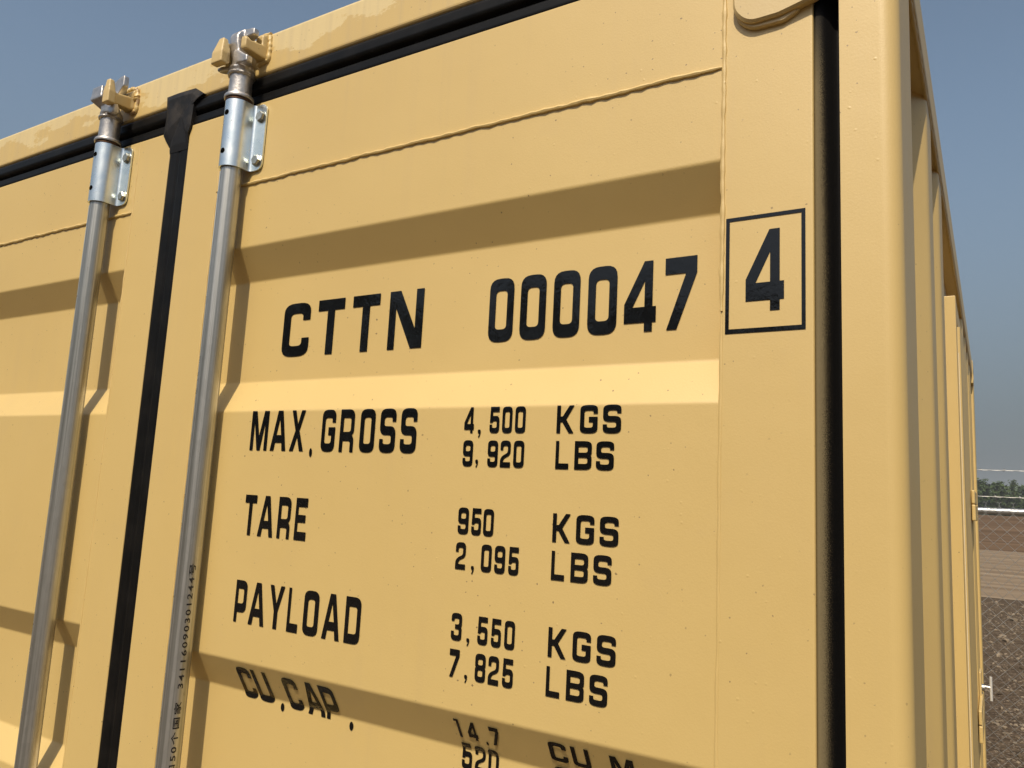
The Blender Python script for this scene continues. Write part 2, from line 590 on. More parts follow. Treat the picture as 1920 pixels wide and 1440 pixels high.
def contour(pts):
    n = len(pts)
    out = []
    for i, (x, z, r) in enumerate(pts):
        if r is None:
            out.append((x, z))
            continue
        px, pz, _ = pts[i - 1]
        nx, nz, _ = pts[(i + 1) % n]

        def cut(qx, qz):
            dx, dz = qx - x, qz - z
            m = min(.5, r[0] / abs(dx) if abs(dx) > 1e-6 else 9, r[1] / abs(dz) if abs(dz) > 1e-6 else 9)
            return (x + dx * m, z + dz * m)
        a, c = cut(px, pz), cut(nx, nz)
        for k in range(6):
            q = k / 5
            # superellipse-like corner
            out.append((a[0] * (1 - q) ** 2 + x * 2 * q * (1 - q) + c[0] * q * q, a[1] * (1 - q) ** 2 + z * 2 * q * (1 - q) + c[1] * q * q))
    return out


def glyph_bm(bm, ch, x0, z1, x1, z0, slant=0.0):
    loops = [contour(c) for c in G[ch]]
    polys = [[Vector((x0 + a * (x1 - x0), z0 + b * (z1 - z0), 0)) for a, b in lp] for lp in loops]
    tris = geometry.tessellate_polygon(polys)
    flat = [p for pl in polys for p in pl]
    vs = [bm.verts.new((p.x, 0, p.y)) for p in flat]
    for t3 in tris:
        try:
            bm.faces.new([vs[i] for i in t3])
        except ValueError:
            pass


def marking(rows, parent, on_skin=True):
    for (ch, x0, z1, x1, z0) in rows:
        bm = bmesh.new()
        glyph_bm(bm, ch, x0, z1, x1, z0)
        for zc in [p[1] for p in door_f[1:-1]]:
            if z0 < zc < z1:
                g = bm.verts[:] + bm.edges[:] + bm.faces[:]
                bmesh.ops.bisect_plane(bm, geom=g, plane_co=(0, 0, zc), plane_no=(0, 0, 1))
        for v in bm.verts:
            v.co.y = (skin_y(v.co.z) if on_skin else -0.0002) - 0.0004
        for f in bm.faces:
            f.normal_update()
            if f.normal.y > 0:
                f.normal_flip()
        name = 'digit' if ch in '0123456789' else ('letter' if ch.isalpha() else ('comma' if ch == ',' else 'full_stop'))
        me = bpy.data.meshes.new(name)
        bm.to_mesh(me)
        bm.free()
        me.materials.append(M['vinyl'])
        o = bpy.data.objects.new(name, me)
        COL.objects.link(o)
        o.parent = parent


def skin_y(z):
    """depth of the rounded door skin"""
    p = door_f
    for i in range(len(p) - 1):
        if p[i + 1][1] <= z <= p[i][1]:
            a, b = p[i], p[i + 1]
            f = (a[1] - z) / (a[1] - b[1]) if a[1] > b[1] else 0
            return a[0] + (b[0] - a[0]) * f
    return 0.0


def make_door(sx, label):
    """sx=+1 the right hand leaf, -1 the left hand one"""
    d = empty('door', parent=box_root)
    d['label'] = label
    X = lambda a, b: (min(sx * a, sx * b), max(sx * a, sx * b))
    # corrugated skin
    x0, x1 = X(.12, .985)
    pts = door_f
    V, F = sweep_x([(y + .0006, z) for y, z in pts] + [(y + .003, z) for y, z in reversed(pts)], x0, x1)
    mesh_obj('corrugated_panel', V, F, M['paint'], d)
    # frame tubes
    for nm, (a, b), (z0, z1) in (('frame_tube', X(.026, .12), (.15, 2.468)), ('frame_tube', X(.985, 1.0785), (.15, 2.468)),
                                 ('frame_tube', X(.12, .985), (2.329, 2.468)), ('frame_tube', X(.12, .985), (.15, .25))):
        bm = bmesh.new()
        e = .0004 if (b - a) > .5 else 0
        box(bm, a, b, -e if False else e, .05, z0, z1, .0022 if not e else .0012, 3)
        bm_obj(nm, bm, M['paint'], d)
    # weld seams
    bead('weld_seam', (x0, -.0002, 2.3285), (x1, -.0002, 2.3285), .0028, d, M['weld'], .0007, .0065, seed=3 + sx, lump=.28)
    a = sx * .985
    bead('weld_seam', (a, .0002, 2.05), (a, .0002, 2.466), .0026, d, M['weld'], .0004, .007, seed=8 + sx)
    bead('weld_seam', (a, .0016, .25), (a, .0016, 2.05), .0022, d, M['weld'], .0004, .02, seed=18 + sx, lump=.1)
    a = sx * .12
    bead('weld_seam', (a, .0012, .25), (a, .0012, 2.466), .0022, d, M['weld'], .0005, .012, seed=28 + sx, lump=.15)
    return d


door_r = make_door(1, 'right door leaf with black stencilled number and weight table')
door_l = make_door(-1, 'left door leaf without markings')

# markings on the right leaf
serial = [('C', 0.2815, 2.1251, 0.3393, 2.0406), ('T', 0.3557, 2.1251, 0.4099, 2.0406), ('T', 0.4264, 2.1251, 0.4791, 2.0406), ('N', 0.4976, 2.1251, 0.5591, 2.0406), ('0', 0.669, 2.1251, 0.7064, 2.0406), ('0', 0.7167, 2.1251, 0.754, 2.0406), ('0', 0.7648, 2.1251, 0.8016, 2.0406), ('0', 0.8125, 2.1251, 0.8508, 2.0406), ('4', 0.8603, 2.1251, 0.9, 2.0406), ('7', 0.9106, 2.1251, 0.9482, 2.0406)]
row_max = [('M', 0.266, 1.9527, 0.3032, 1.8931), ('A', 0.3105, 1.9527, 0.3436, 1.8931), ('X', 0.3513, 1.9527, 0.38, 1.8931), ('.', 0.3928, 1.8979, 0.3984, 1.8853), ('G', 0.4144, 1.9527, 0.4403, 1.8931), ('R', 0.4496, 1.9527, 0.4758, 1.8931), ('O', 0.487, 1.9527, 0.5136, 1.8931), ('S', 0.5227, 1.9527, 0.55, 1.8931), ('S', 0.5589, 1.9527, 0.5857, 1.8931)]
r2 = [('4', 0.6613, 1.9523, 0.6758, 1.9199), (',', 0.6822, 1.9243, 0.6865, 1.9145), ('5', 0.6992, 1.9523, 0.7132, 1.9199), ('0', 0.7174, 1.9523, 0.7316, 1.9199), ('0', 0.7358, 1.9523, 0.7503, 1.9199), ('K', 0.7928, 1.9523, 0.8153, 1.9199), ('G', 0.8231, 1.9523, 0.8453, 1.9199), ('S', 0.8519, 1.9523, 0.8742, 1.9199)]
r3 = [('9', 0.6616, 1.9108, 0.6765, 1.8784), (',', 0.681, 1.8872, 0.685, 1.8776), ('9', 0.6986, 1.9108, 0.7133, 1.8784), ('2', 0.717, 1.9108, 0.7315, 1.8784), ('0', 0.7357, 1.9108, 0.7504, 1.8784), ('L', 0.7931, 1.9108, 0.8102, 1.8784), ('B', 0.8177, 1.9108, 0.8394, 1.8784), ('S', 0.845, 1.9108, 0.8668, 1.8784)]
tare = [('T', 0.269, 1.8266, 0.2941, 1.7675), ('A', 0.3003, 1.8266, 0.3327, 1.7675), ('R', 0.3415, 1.8266, 0.3668, 1.7675), ('E', 0.3767, 1.8266, 0.3998, 1.7675)]
r4 = [('9', 0.6604, 1.8277, 0.6761, 1.7953), ('5', 0.6806, 1.8277, 0.6947, 1.7953), ('0', 0.6979, 1.8277, 0.7127, 1.7953), ('K', 0.7933, 1.8277, 0.816, 1.7953), ('G', 0.8234, 1.8277, 0.8458, 1.7953), ('S', 0.8526, 1.8277, 0.8751, 1.7953)]
r5 = [('2', 0.6598, 1.7855, 0.6746, 1.7531), (',', 0.6835, 1.7589, 0.6877, 1.7493), ('0', 0.6975, 1.7855, 0.7123, 1.7531), ('9', 0.7167, 1.7855, 0.7314, 1.7531), ('5', 0.7363, 1.7855, 0.7502, 1.7531), ('L', 0.7936, 1.7855, 0.8105, 1.7531), ('B', 0.8184, 1.7855, 0.8399, 1.7531), ('S', 0.8464, 1.7855, 0.8682, 1.7531)]
pay = [('P', 0.2671, 1.7018, 0.2914, 1.642), ('A', 0.2985, 1.7018, 0.3315, 1.642), ('Y', 0.3393, 1.7018, 0.3692, 1.642), ('L', 0.3779, 1.7018, 0.399, 1.642), ('O', 0.409, 1.7018, 0.4373, 1.642), ('A', 0.4457, 1.7018, 0.478, 1.642), ('D', 0.4864, 1.7018, 0.5135, 1.642)]
r6 = [('3', 0.6596, 1.7013, 0.675, 1.6691), (',', 0.6827, 1.6743, 0.6869, 1.6653), ('5', 0.6982, 1.7013, 0.7123, 1.6691), ('5', 0.7175, 1.7013, 0.731, 1.6691), ('0', 0.7358, 1.7013, 0.7497, 1.6691), ('K', 0.7937, 1.7013, 0.8165, 1.6691), ('G', 0.8245, 1.7013, 0.8466, 1.6691), ('S', 0.8538, 1.7013, 0.8761, 1.6691)]
r7 = [('7', 0.6598, 1.659, 0.6743, 1.6268), (',', 0.6826, 1.6323, 0.6867, 1.6232), ('8', 0.6973, 1.659, 0.7119, 1.6268), ('2', 0.7159, 1.659, 0.7304, 1.6268), ('5', 0.7355, 1.659, 0.7498, 1.6268), ('L', 0.7931, 1.659, 0.8103, 1.6268), ('B', 0.8184, 1.659, 0.84, 1.6268), ('S', 0.8466, 1.659, 0.8679, 1.6268)]

half = {'0': .0143, 'w': .0223}
cu_row = [('C', .2729, 1.5790, .3013, 1.5325), ('U', .3052, 1.5790, .3369, 1.5325), ('.', .3496, 1.5365, .3566, 1.5251),
          ('C', .3678, 1.5790, .3961, 1.5325), ('A', .4045, 1.5795, .4372, 1.5320), ('P', .4398, 1.5795, .4668, 1.5318), ('.', .4815, 1.5358, .4885, 1.5245)]
r8 = [('1', .6615, 1.5784, .6745, 1.5547), ('4', .6825, 1.5784, .6965, 1.5547), ('.', .7060, 1.5570, .7092, 1.5520), ('7', .7155, 1.5784, .7285, 1.5547),
      ('C', .7940, 1.5784, .8163, 1.5547), ('U', .8224, 1.5784, .8442, 1.5547), ('.', .8530, 1.5570, .8562, 1.5520), ('M', .8690, 1.5784, .8960, 1.5547), ('.', .9050, 1.5570, .9082, 1.5520)]
r9 = [('5', .6660, 1.5477, .6805, 1.5165), ('2', .6850, 1.5473, .6998, 1.5165), ('0', .7040, 1.5473, .7185, 1.5165),
      ('C', .7940, 1.5477, .8163, 1.5165), ('U', .8224, 1.5477, .8442, 1.5165), ('.', .8530, 1.5200, .8562, 1.5150), ('F', .8690, 1.5477, .8880, 1.5165), ('T', .8950, 1.5477, .9150, 1.5165), ('.', .9230, 1.5200, .9262, 1.5150)]
marking(serial, door_r)
marking(row_max, door_r)
marking(r2 + r3, door_r)
marking(tare, door_r)
marking(r4 + r5, door_r)
marking(pay, door_r)
marking(r6 + r7, door_r)
marking(cu_row, door_r)
marking(r8 + r9, door_r)
marking([('4', 1.0105, 2.1335, 1.0495, 2.0465)], door_r, False)
bm = bmesh.new()
bx0, bx1, bz0, bz1, th = .9893, 1.0705, 2.0245, 2.1510, .0040
for a, b, c, e in ((bx0, bx1, bz1 - th, bz1), (bx0, bx1, bz0, bz0 + th * 1.2), (bx0, bx0 + th, bz0 + th * 1.2, bz1 - th), (bx1 - th, bx1, bz0 + th * 1.2, bz1 - th)):
    vs = [bm.verts.new(p) for p in ((a, -.0006, c), (b, -.0006, c), (b, -.0006, e), (a, -.0006, e))]
    bm.faces.new(vs)
me = bpy.data.meshes.new('marking_box')
bm.to_mesh(me)
bm.free()
me.materials.append(M['vinyl'])
o = bpy.data.objects.new('marking_box', me)
COL.objects.link(o)
o.parent = door_r

# rubber seals
sp = [(.03, 2.468), (.0022, 2.4683), (.0012, 2.472), (.0022, 2.484), (.0075, 2.4885), (.0080, 2.4900), (.0010, 2.4935), (-.0012, 2.498), (-.0006, 2.512), (.0025, 2.5175), (.03, 2.518)]
V, F = sweep_x(fillet(sp, .0018, 3), -1.104, 1.104)
mesh_obj('top_seal', V, F, M['rubber'], box_root)
cp = [(-.026, .03), (-.0259, .0012), (-.020, .0008), (-.004, .0010), (-.001, .0018), (.002, .0018), (.006, .0010), (.021, .0006), (.0259, .0012), (.026, .03)]
V, F = sweep_z(fillet(cp, .0012, 3), .15, 2.4682)
mesh_obj('centre_seal', V, F, M['rubber'], box_root)
for sx in (1, -1):
    rp = [(1.0785, .05), (1.0787, .0035), (1.081, .0025), (1.087, .0045), (1.091, .009), (1.096, .015), (1.100, .018), (1.1038, .017), (1.104, .05)]
    rp = fillet(rp, .003, 3)
    V, F = sweep_z([(sx * a, b) for a, b in rp], .15, 2.4682)
    mesh_obj('side_seal', V, F, M['rubber_spray'] if sx > 0 else M['rubber'], box_root)
# folded rubber flap over the join of the seals
pl = [(-.0462, 2.5367), (-.012, 2.5372), (.0361, 2.535), (.0609, 2.5195), (.036, 2.5168), (.0335, 2.4655), (.0272, 2.452), (.0262, 2.425), (-.0262, 2.425), (-.0285, 2.436), (-.0438, 2.4611), (-.041, 2.50)]
bm = bmesh.new()
cx, cz = 0.0, 2.49
top = [bm.verts.new((x, -.0045 if z > 2.44 else .0002, z)) for x, z in pl]
bot = [bm.verts.new((x, .004, z)) for x, z in pl]
mid = [bm.verts.new((cx + (x - cx) * .80, -.0065 if z > 2.44 else -.0020, cz + (z - cz) * .80)) for x, z in pl]
ctr = bm.verts.new((cx + .004, -.0045, cz))
n = len(pl)
for i in range(n):
    j = (i + 1) % n
    bm.faces.new((top[i], top[j], bot[j], bot[i]))
    bm.faces.new((mid[i], mid[j], top[j], top[i]))
    bm.faces.new((mid[i], ctr, mid[j]))
bm.faces.new(list(reversed(bot)))
o = bm_obj('seal_flap', bm, M['rubber_dusty'], box_root)
sm = o.modifiers.new('sub', 'SUBSURF')
sm.levels = sm.render_levels = 1
sm.subdivision_type = 'SIMPLE'

# header beam, corner posts, castings
bm = bmesh.new()
box(bm, -.982, .982, 0, .10, 2.518, TOPZ, .006, 4)
bm_obj('header_beam', bm, M['header'], box_root)
post = [(1.104, .14), (1.104, 0.0)]
post += [(1.141, 0.0)]
r = .018
for k in range(1, 17):
    a = -math.pi / 2 + math.pi / 2 * k / 16
    post.append((1.141 + r * math.cos(a), r + r * math.sin(a)))
post += [(1.159, .135), (1.156, .14)]
for sx in (1, -1):
    V, F = sweep_z([(sx * a, b) for a, b in post], .118, 2.473)
    mesh_obj('corner_post', V, F, M['paint'], box_root)
    V, F = sweep_z([(sx * a, LEN - b) for a, b in post], .118, 2.473)
    mesh_obj('corner_post', V, F, M['paint'], box_root)


def casting(cx, cy, cz):
    """ISO corner block with oval openings; outward corner towards sign of cx-0, cy-mid"""
    sx = 1 if cx > 0 else -1
    sy = -1 if cy < LEN / 2 else 1
    bm = bmesh.new()
    x0, x1 = sorted((cx, cx - sx * .162))
    y0, y1 = sorted((cy, cy - sy * .178))
    box(bm, x0 + .012, x1 - .012, y0 + .012, y1 - .012, cz + .012, cz + .106)

    def ring(fn, w, h, hw, hh, d):
        N = 24
        outer, inner = [], []
        for k in range(N):
            a = 2 * math.pi * k / N
            c, s_ = math.cos(a), math.sin(a)
            m = 1 / max(abs(c) / w, abs(s_) / h)
            outer.append((c * m, s_ * m))
            ex = math.copysign(abs(c) ** .6, c) * hw
            ey = math.copysign(abs(s_) ** .8, s_) * hh
            inner.append((ex, ey))
        vo = [bm.verts.new(fn(u, v, 0)) for u, v in outer]
        vi = [bm.verts.new(fn(u, v, 0)) for u, v in inner]
        vd = [bm.verts.new(fn(u, v, d)) for u, v in inner]
        vb = [bm.verts.new(fn(u, v, d)) for u, v in outer]
        for k in range(N):
            j = (k + 1) % N
            bm.faces.new((vo[k], vo[j], vi[j], vi[k]))
            bm.faces.new((vi[k], vi[j], vd[j], vd[k]))
            bm.faces.new((vb[k], vb[j], vo[j], vo[k]))
    xm, ym, zm = (x0 + x1) / 2, (y0 + y1) / 2, cz + .059
    ring(lambda u, v, d: (xm + u, cy - sy * d, zm + v), .081, .059, .035, .026, .0125)
    ring(lambda u, v, d: (cx - sx * d, ym + u, zm + v), .089 - .001, .0585, .039, .026, .0125)
    zt = cz + .118 if cz > 1 else cz
    sd_ = 1 if cz > 1 else -1
    ring(lambda u, v, d: (xm + u, ym + v, zt - sd_ * d), .0803, .0875, .035, .055, .0125)
    return bm_obj('corner_casting', bm, M['paint'], box_root)


for cx in (W2, -W2):
    for cy in (0.0, LEN):
        casting(cx, cy, 2.473)
        casting(cx, cy, 0.0)

# lower sill, side rails, roof, floor, rear wall
bm = bmesh.new()
box(bm, -.99, .99, 0, .10, .02, .148, .006, 2)
bm_obj('door_sill', bm, M['paint'], box_root)
for sx in (1, -1):
    for z0, z1, nm in ((2.515, TOPZ - .004, 'top_rail'), (.03, .15, 'bottom_rail')):
        bm = bmesh.new()
        a, b = sorted((sx * 1.098, sx * 1.1565))
        box(bm, a, b, .1785, LEN - .1785, z0, z1, .004, 2)
        bm_obj(nm, bm, M['paint'], box_root)
bm = bmesh.new()
box(bm, -1.097, 1.097, .101, LEN - .101, 2.560, 2.575)
bm_obj('roof', bm, M['paint'], box_root)
bm = bmesh.new()
box(bm, -1.097, 1.097, .101, LEN - .061, .10, .145)
bm_obj('floor_pan', bm, M['paint'], box_root)
bm = bmesh.new()
box(bm, -1.103, 1.103, LEN - .06, LEN - .02, .12, TOPZ - .003)
bm_obj('rear_wall', bm, M['paint'], box_root)
bm = bmesh.new()
box(bm, -1.07, 1.07, .055, .06, .15, 2.53)  # flat black sheet just behind the door leaves
bm_obj('black_backing', bm, M['hole'], box_root)

# corrugated side walls (vertical trapezoids)
XO, XI, PIT = 1.1525, 1.1195, .315
D0, D1 = 1.18, 2.05            # side door opening (right wall)


def wall_path(y0, y1, first):
    pts = [(XI, y0)]
    y = first
    while y < y1 - .16:
        pts += [(XI, y - .055), (XO, y), (XO, y + .098), (XI, y + .153)]
        y += PIT
    pts.append((XI, y1))
    return pts


def side_wall(sx, y0, y1, first):
    p = fillet(wall_path(y0, y1, first), .008, 4)
    q = p + [(x - .003, y) for x, y in reversed(p)]
    V, F = sweep_z([(sx * x, y) for x, y in q], .148, 2.517)
    return mesh_obj('corrugated_wall', V, F, M['paint'], box_root)


side_wall(1, .1405, D0, .54)
side_wall(1, D1 + .001, LEN - .141, D1 + .12)
side_wall(-1, .1405, LEN - .141, .54)
# panel above the side door
bm = bmesh.new()
box(bm, XI, XI + .004, D0, D1, 2.345, 2.5145)
bm_obj('corrugated_wall', bm, M['paint'], box_root)
bead('weld_seam', (XO - .001, .1785, 2.5145), (XO - .001, LEN - .18, 2.5145), .003, box_root, M['weld'], .0008, .01, seed=53)

# side man door
sdoor = empty('side_door', parent=box_root)
sdoor['label'] = 'narrow side door with raised frame and T handle'
for a, b, x0, x1, z0, z1 in ((D0, D0 + .045, 1.120, 1.1650, .15, 2.345), (D1 - .045, D1, 1.120, 1.1650, .15, 2.345), (D0 + .0455, D1 - .0455, 1.120, 1.1645, 2.30, 2.3445)):
    bm = bmesh.new()
    box(bm, x0, x1, a, b, z0, z1, .002, 2)
    bm_obj('door_frame', bm, M['paint'], sdoor)
bm = bmesh.new()
box(bm, 1.1665, 1.1672, D0 + .044, D0 + .0475, 1.15, 2.22)  # thin white strip along the edge of the front jamb
bm_obj('white_strip', bm, M['white'], sdoor)
p = [(1.150, D0 + .06), (1.1705, D0 + .065), (1.1705, D0 + .12), (1.160, D0 + .15)]
y = D0 + .15
while y < D1 - .22:
    p += [(1.157, y + .01), (1.1695, y + .02), (1.1695, y + .075), (1.157, y + .085)]
    y += .085
p += [(1.160, D1 - .10), (1.1705, D1 - .09), (1.1705, D1 - .055), (1.150, D1 - .05)]
p = fillet(p, .003, 3)
V, F = sweep_z(p + [(1.145, D1 - .05), (1.145, D0 + .06)], .17, 2.285)
mesh_obj('door_leaf', V, F, M['paint'], sdoor)
for z0 in (.45, 1.25, 1.84):
    bm = bmesh.new()
    box(bm, 1.1712, 1.181, D1 - .30, D1 - .02, z0, z0 + .045, .003, 2)
    box(bm, 1.1715, 1.180, D1 - .30, D1 - .02, z0 + .047, z0 + .085, .003, 2)
    bm_obj('hinge_strap', bm, M['paint'], sdoor)
bm = bmesh.new()
box(bm, 1.171, 1.1775, 1.96, 2.03, 1.302, 1.402, .003, 2)
bm_obj('lock_plate', bm, M['lug'], sdoor)
V, F = tube([(1.1705, 2.0, 1.352), (1.184, 2.0, 1.352)], [.012, .010], 12)
mesh_obj('handle_boss', V, F, M['bolt'], sdoor, True)
V, F = tube([(1.183, 2.0, 1.356), (1.199, 2.0, 1.355)], .0036, 10)
V2, F2 = tube([(1.2005, 2.0, 1.386), (1.2005, 2.0, 1.318)], .0038, 10)
nv = len(V)
mesh_obj('handle', V + V2, F + [tuple(i + nv for i in f) for f in F2], M['plated'], sdoor, True)

# hinge blades on both doors
HZ = [2.366, 1.42, .85, .30]


def hinge(sx, z):
    bm = bmesh.new()
    # thick outer blade, lower edge rising towards the post
    out = [(1.000, 0.000), (1.040, -.001), (1.082, .004), (1.120, .012), (1.120, .062), (1.082, .080), (.999, .088)]
    out = fillet([out[0]] + out[1:] + [out[0]], [0, .004, .004, 0, 0, .004, .008, 0], 4)
    # rounded outline
    ol = [(1.012, .000), (1.045, .001), (1.082, .010), (1.098, .018), (1.098, .080), (1.012, .088), (.997, .070), (.996, .018)]
    ol = [(x, zz) for x, zz in ol]
    cl = []
    nn = len(ol)
    for i in range(nn):
        a, b, c = Vector(ol[i - 1]), Vector(ol[i]), Vector(ol[(i + 1) % nn])
        rr = .012 if i in (0, 5, 6, 7) else .004
        u, w = a - b, c - b
        d = min(rr, u.length * .45, w.length * .45)
        p_, q_ = b + u.normalized() * d, b + w.normalized() * d
        for k in range(6):
            s_ = k / 5
            cl.append(p_ * (1 - s_) ** 2 + b * 2 * s_ * (1 - s_) + q_ * s_ * s_)
    f0 = [bm.verts.new((sx * v.x, -.0005, z + v.y)) for v in cl]
    c0 = Vector((1.05, .045))
    f1 = [bm.verts.new((sx * v.x, -.0085, z + v.y)) for v in cl]
    f2 = [bm.verts.new((sx * (c0.x + (v.x - c0.x) * .955), -.0110, z + c0.y + (v.y - c0.y) * .94)) for v in cl]
    n = len(cl)
    for i in range(n):
        j = (i + 1) % n
        bm.faces.new((f0[i], f0[j], f1[j], f1[i]))
        bm.faces.new((f1[i], f1[j], f2[j], f2[i]))
    bm.faces.new(f2)
    bm.faces.new(f0)
    return bm


for sx, dd in ((1, door_r), (-1, door_l)):
    for z in HZ:
        o = bm_obj('hinge_blade', hinge(sx, z), M['lug'], dd)
        V, F = lathe([(.011, z + .024), (.011, z + .092)], (sx * 1.103, -.004), 20)
        mesh_obj('hinge_pin', V, F, M['lug'], dd, False)
    x0 = sx * 1.010
    ol = [(1.014, -.010), (1.050, -.010), (1.066, -.002), (1.066, .05), (.998, .05), (.9975, .006)]
    cl = []
    for i in range(6):
        a_, b_, c_ = Vector(ol[i - 1]), Vector(ol[i]), Vector(ol[(i + 1) % 6])
        u_, w_ = a_ - b_, c_ - b_
        d_ = min(.012 if i in (0, 5) else .004, u_.length * .45, w_.length * .45)
        p_, q_ = b_ + u_.normalized() * d_, b_ + w_.normalized() * d_
        for k in range(6):
            s_ = k / 5
            cl.append(p_ * (1 - s_) ** 2 + b_ * 2 * s_ * (1 - s_) + q_ * s_ * s_)
    bm = bmesh.new()
    c0 = Vector((1.035, .02))
    rings = []
    for yy, k in ((-.0004, 1.0), (-.0040, 1.0), (-.0056, .955)):
        rings.append([bm.verts.new((sx * (c0.x + (v.x - c0.x) * k), yy, 2.3715 + c0.y + (v.y - c0.y) * k)) for v in cl])
    for r0, r1 in zip(rings, rings[1:]):
        for i in range(len(cl)):
            j = (i + 1) % len(cl)
            bm.faces.new((r0[i], r0[j], r1[j], r1[i]))
    bm.faces.new(rings[0])
    bm.faces.new(rings[-1])
    bm_obj('hinge_backing', bm, M['lug'], dd)


# ------------------------------------------------------------------ locking bars
def bracket(cx, cy, z0, z1, parent):
    R = .0205
    th = .0028
    path = []
    for k in range(25):
        a = math.radians(140 + k * (360 - 140) / 24)
        path.append((cx + R * math.cos(a), cy + R * math.sin(a)))
    xr = cx + R
    path += [(xr, -.0100)]
    for k in range(1, 6):
        a = math.pi + math.pi / 2 * k / 5
        path.append((xr + .006 + .006 * math.cos(a), -.0095 - .006 * math.sin(a) - .0005))
    yp = path[-1][1]
    path += [(xr + .006 + .0215, yp)]
    # offset inwards for the inner skin
    inner = []
    for i, p in enumerate(path):
        a = Vector(path[max(i - 1, 0)])
        b = Vector(path[min(i + 1, len(path) - 1)])
        d = (b - a).normalized()
        nrm = Vector((-d.y, d.x))
        inner.append((p[0] + nrm.x * th, p[1] + nrm.y * th))
    m = len(path)
    xe = path[-1][0]
    cr = .012
    V, F = [], []
    cols = []
    # refine the plate end so that its corners round off
    ext = path[:-1]
    exi = inner[:-1]
    for k in range(9):
        x = xe - cr + cr * math.sin(math.pi / 2 * k / 8)
        ext.append((x, path[-1][1]))
        exi.append((x, inner[-1][1]))
    m = len(ext)
    for i in range(m):
        x = ext[i][0]
        ins = 0.0
        if i >= m - 9:
            k = i - (m - 9)
            ins = cr * (1 - math.cos(math.pi / 2 * k / 8))
        dimple = 0
        for (x_, y_), zz in ((ext[i], z0 + ins), (ext[i], z1 - ins), (exi[i], z1 - ins), (exi[i], z0 + ins)):
            V.append((x_, y_, zz))
    for i in range(m - 1):
        a, b = i * 4, i * 4 + 4
        for k in range(4):
            F.append((a + k, b + k, b + (k + 1) % 4, a + (k + 1) % 4))
    F.append((0, 1, 2, 3))
    F.append(tuple((m - 1) * 4 + k for k in (3, 2, 1, 0)))
    bm = bmesh.new()
    vs = [bm.verts.new(v) for v in V]
    for f in F:
        try:
            bm.faces.new([vs[i] for i in f])
        except ValueError:
            pass
    o = bm_obj('guide_bracket', bm, M['zinc'], parent, True)
    es = o.modifiers.new('es', 'EDGE_SPLIT')
    es.split_angle = math.radians(50)
    return xr + .006 + .0105, yp


def bolt(x, y, z, parent, rot):
    bm = bmesh.new()
    n = 6
    rr = .0090
    rings = []
    for (r_k, yy) in ((rr * 1.0, y), (rr, y - .0050), (rr * .86, y - .0062)):
        rings.append([bm.verts.new((x + r_k * math.cos(rot + math.pi / 3 * k), yy, z + r_k * math.sin(rot + math.pi / 3 * k))) for k in range(n)])
    for a, b in ((0, 1), (1, 2)):
        for k in range(n):
            bm.faces.new((rings[a][k], rings[a][(k + 1) % n], rings[b][(k + 1) % n], rings[b][k]))
    bm.faces.new(rings[2])
    bm.faces.new(rings[0])
    wv = [[bm.verts.new((x + r2 * math.cos(math.pi / 8 * k), yy, z + r2 * math.sin(math.pi / 8 * k))) for k in range(16)] for r2, yy in ((.0104, y + .0002), (.0104, y - .0010), (.0, y - .0010))][:2]
    for k in range(16):
        bm.faces.new((wv[0][k], wv[0][(k + 1) % 16], wv[1][(k + 1) % 16], wv[1][k]))
    bm.faces.new(wv[1])
    return bm_obj('bolt', bm, M['bolt'], parent)


def hole_disc(cx, cy, ang, z, parent):
    """short dark bore in the sleeve"""
    d = Vector((math.cos(ang), math.sin(ang), 0))
    c = Vector((cx, cy, z)) + d * .0199
    V, F = tube([c, c + d * .0009], .0047, 14)
    return mesh_obj('hole_dark_disc', V, F, M['hole'], parent)


def locking_bar(cx, cy, label, wz):
    R = .0168
    bar = empty('locking_bar', parent=box_root)
    bar['label'] = label
    V, F = lathe([(R, .06), (R, 2.466)], (cx, cy), 40)
    mesh_obj('pipe', V, F, M['galv'], bar, True)
    # longitudinal tube seam
    a0 = math.radians(-118)
    V, F = tube([(cx + (R + .0001) * math.cos(a0), cy + (R + .0001) * math.sin(a0), z) for z in (.07, 2.34)], .0006, 5)
    mesh_obj('pipe_seam', V, F, M['zinc'], bar, True)
    V, F = lathe([(.0170, 2.4612), (.0215, 2.4618), (.0215, 2.4650), (.0170, 2.4655)], (cx, cy), 32)
    mesh_obj('washer', V, F, M['rust_gap'], bar)
    V, F = lathe([(.0175, 2.4655), (.0232, 2.4660), (.0238, 2.468), (.0236, 2.4705), (.0225, 2.4725), (.0183, 2.4735), (.0180, wz - .002), (.0183, wz)], (cx, cy), 36)
    o = mesh_obj('collar', V, F, M['cast'], bar, True)
    es = o.modifiers.new('es', 'EDGE_SPLIT')
    es.split_angle = math.radians(40)
    # ring weld under the cam
    n = 44
    pth = [(cx + .0188 * math.cos(2 * math.pi * k / n), cy + .0188 * math.sin(2 * math.pi * k / n), wz + .0016 * noise.noise(Vector((k * .5, cx * 9, 0)))) for k in range(n + 1)]
    rd = [.0031 * (1 + .5 * noise.noise(Vector((k * .8, 3, cx * 5)))) for k in range(n)]
    rd.append(rd[0])
    V, F = tube(pth, rd, 8)
    mesh_obj('weld_bead', V, F, M['cast'], bar, True)
    bx, by = bracket(cx, cy, 2.347, 2.461, bar)
    bolt(bx, by, 2.4385, bar, .25)
    bolt(bx, by, 2.3630, bar, .9)
    hole_disc(cx, cy, math.radians(-92), 2.438, bar)
    hole_disc(cx, cy, math.radians(-92), 2.372, bar)
    for z0 in (1.02, .32):
        bx, by = bracket(cx, cy, z0, z0 + .114, bar)
        bolt(bx, by, z0 + .090, bar, .1)
        bolt(bx, by, z0 + .016, bar, .5)
    return bar


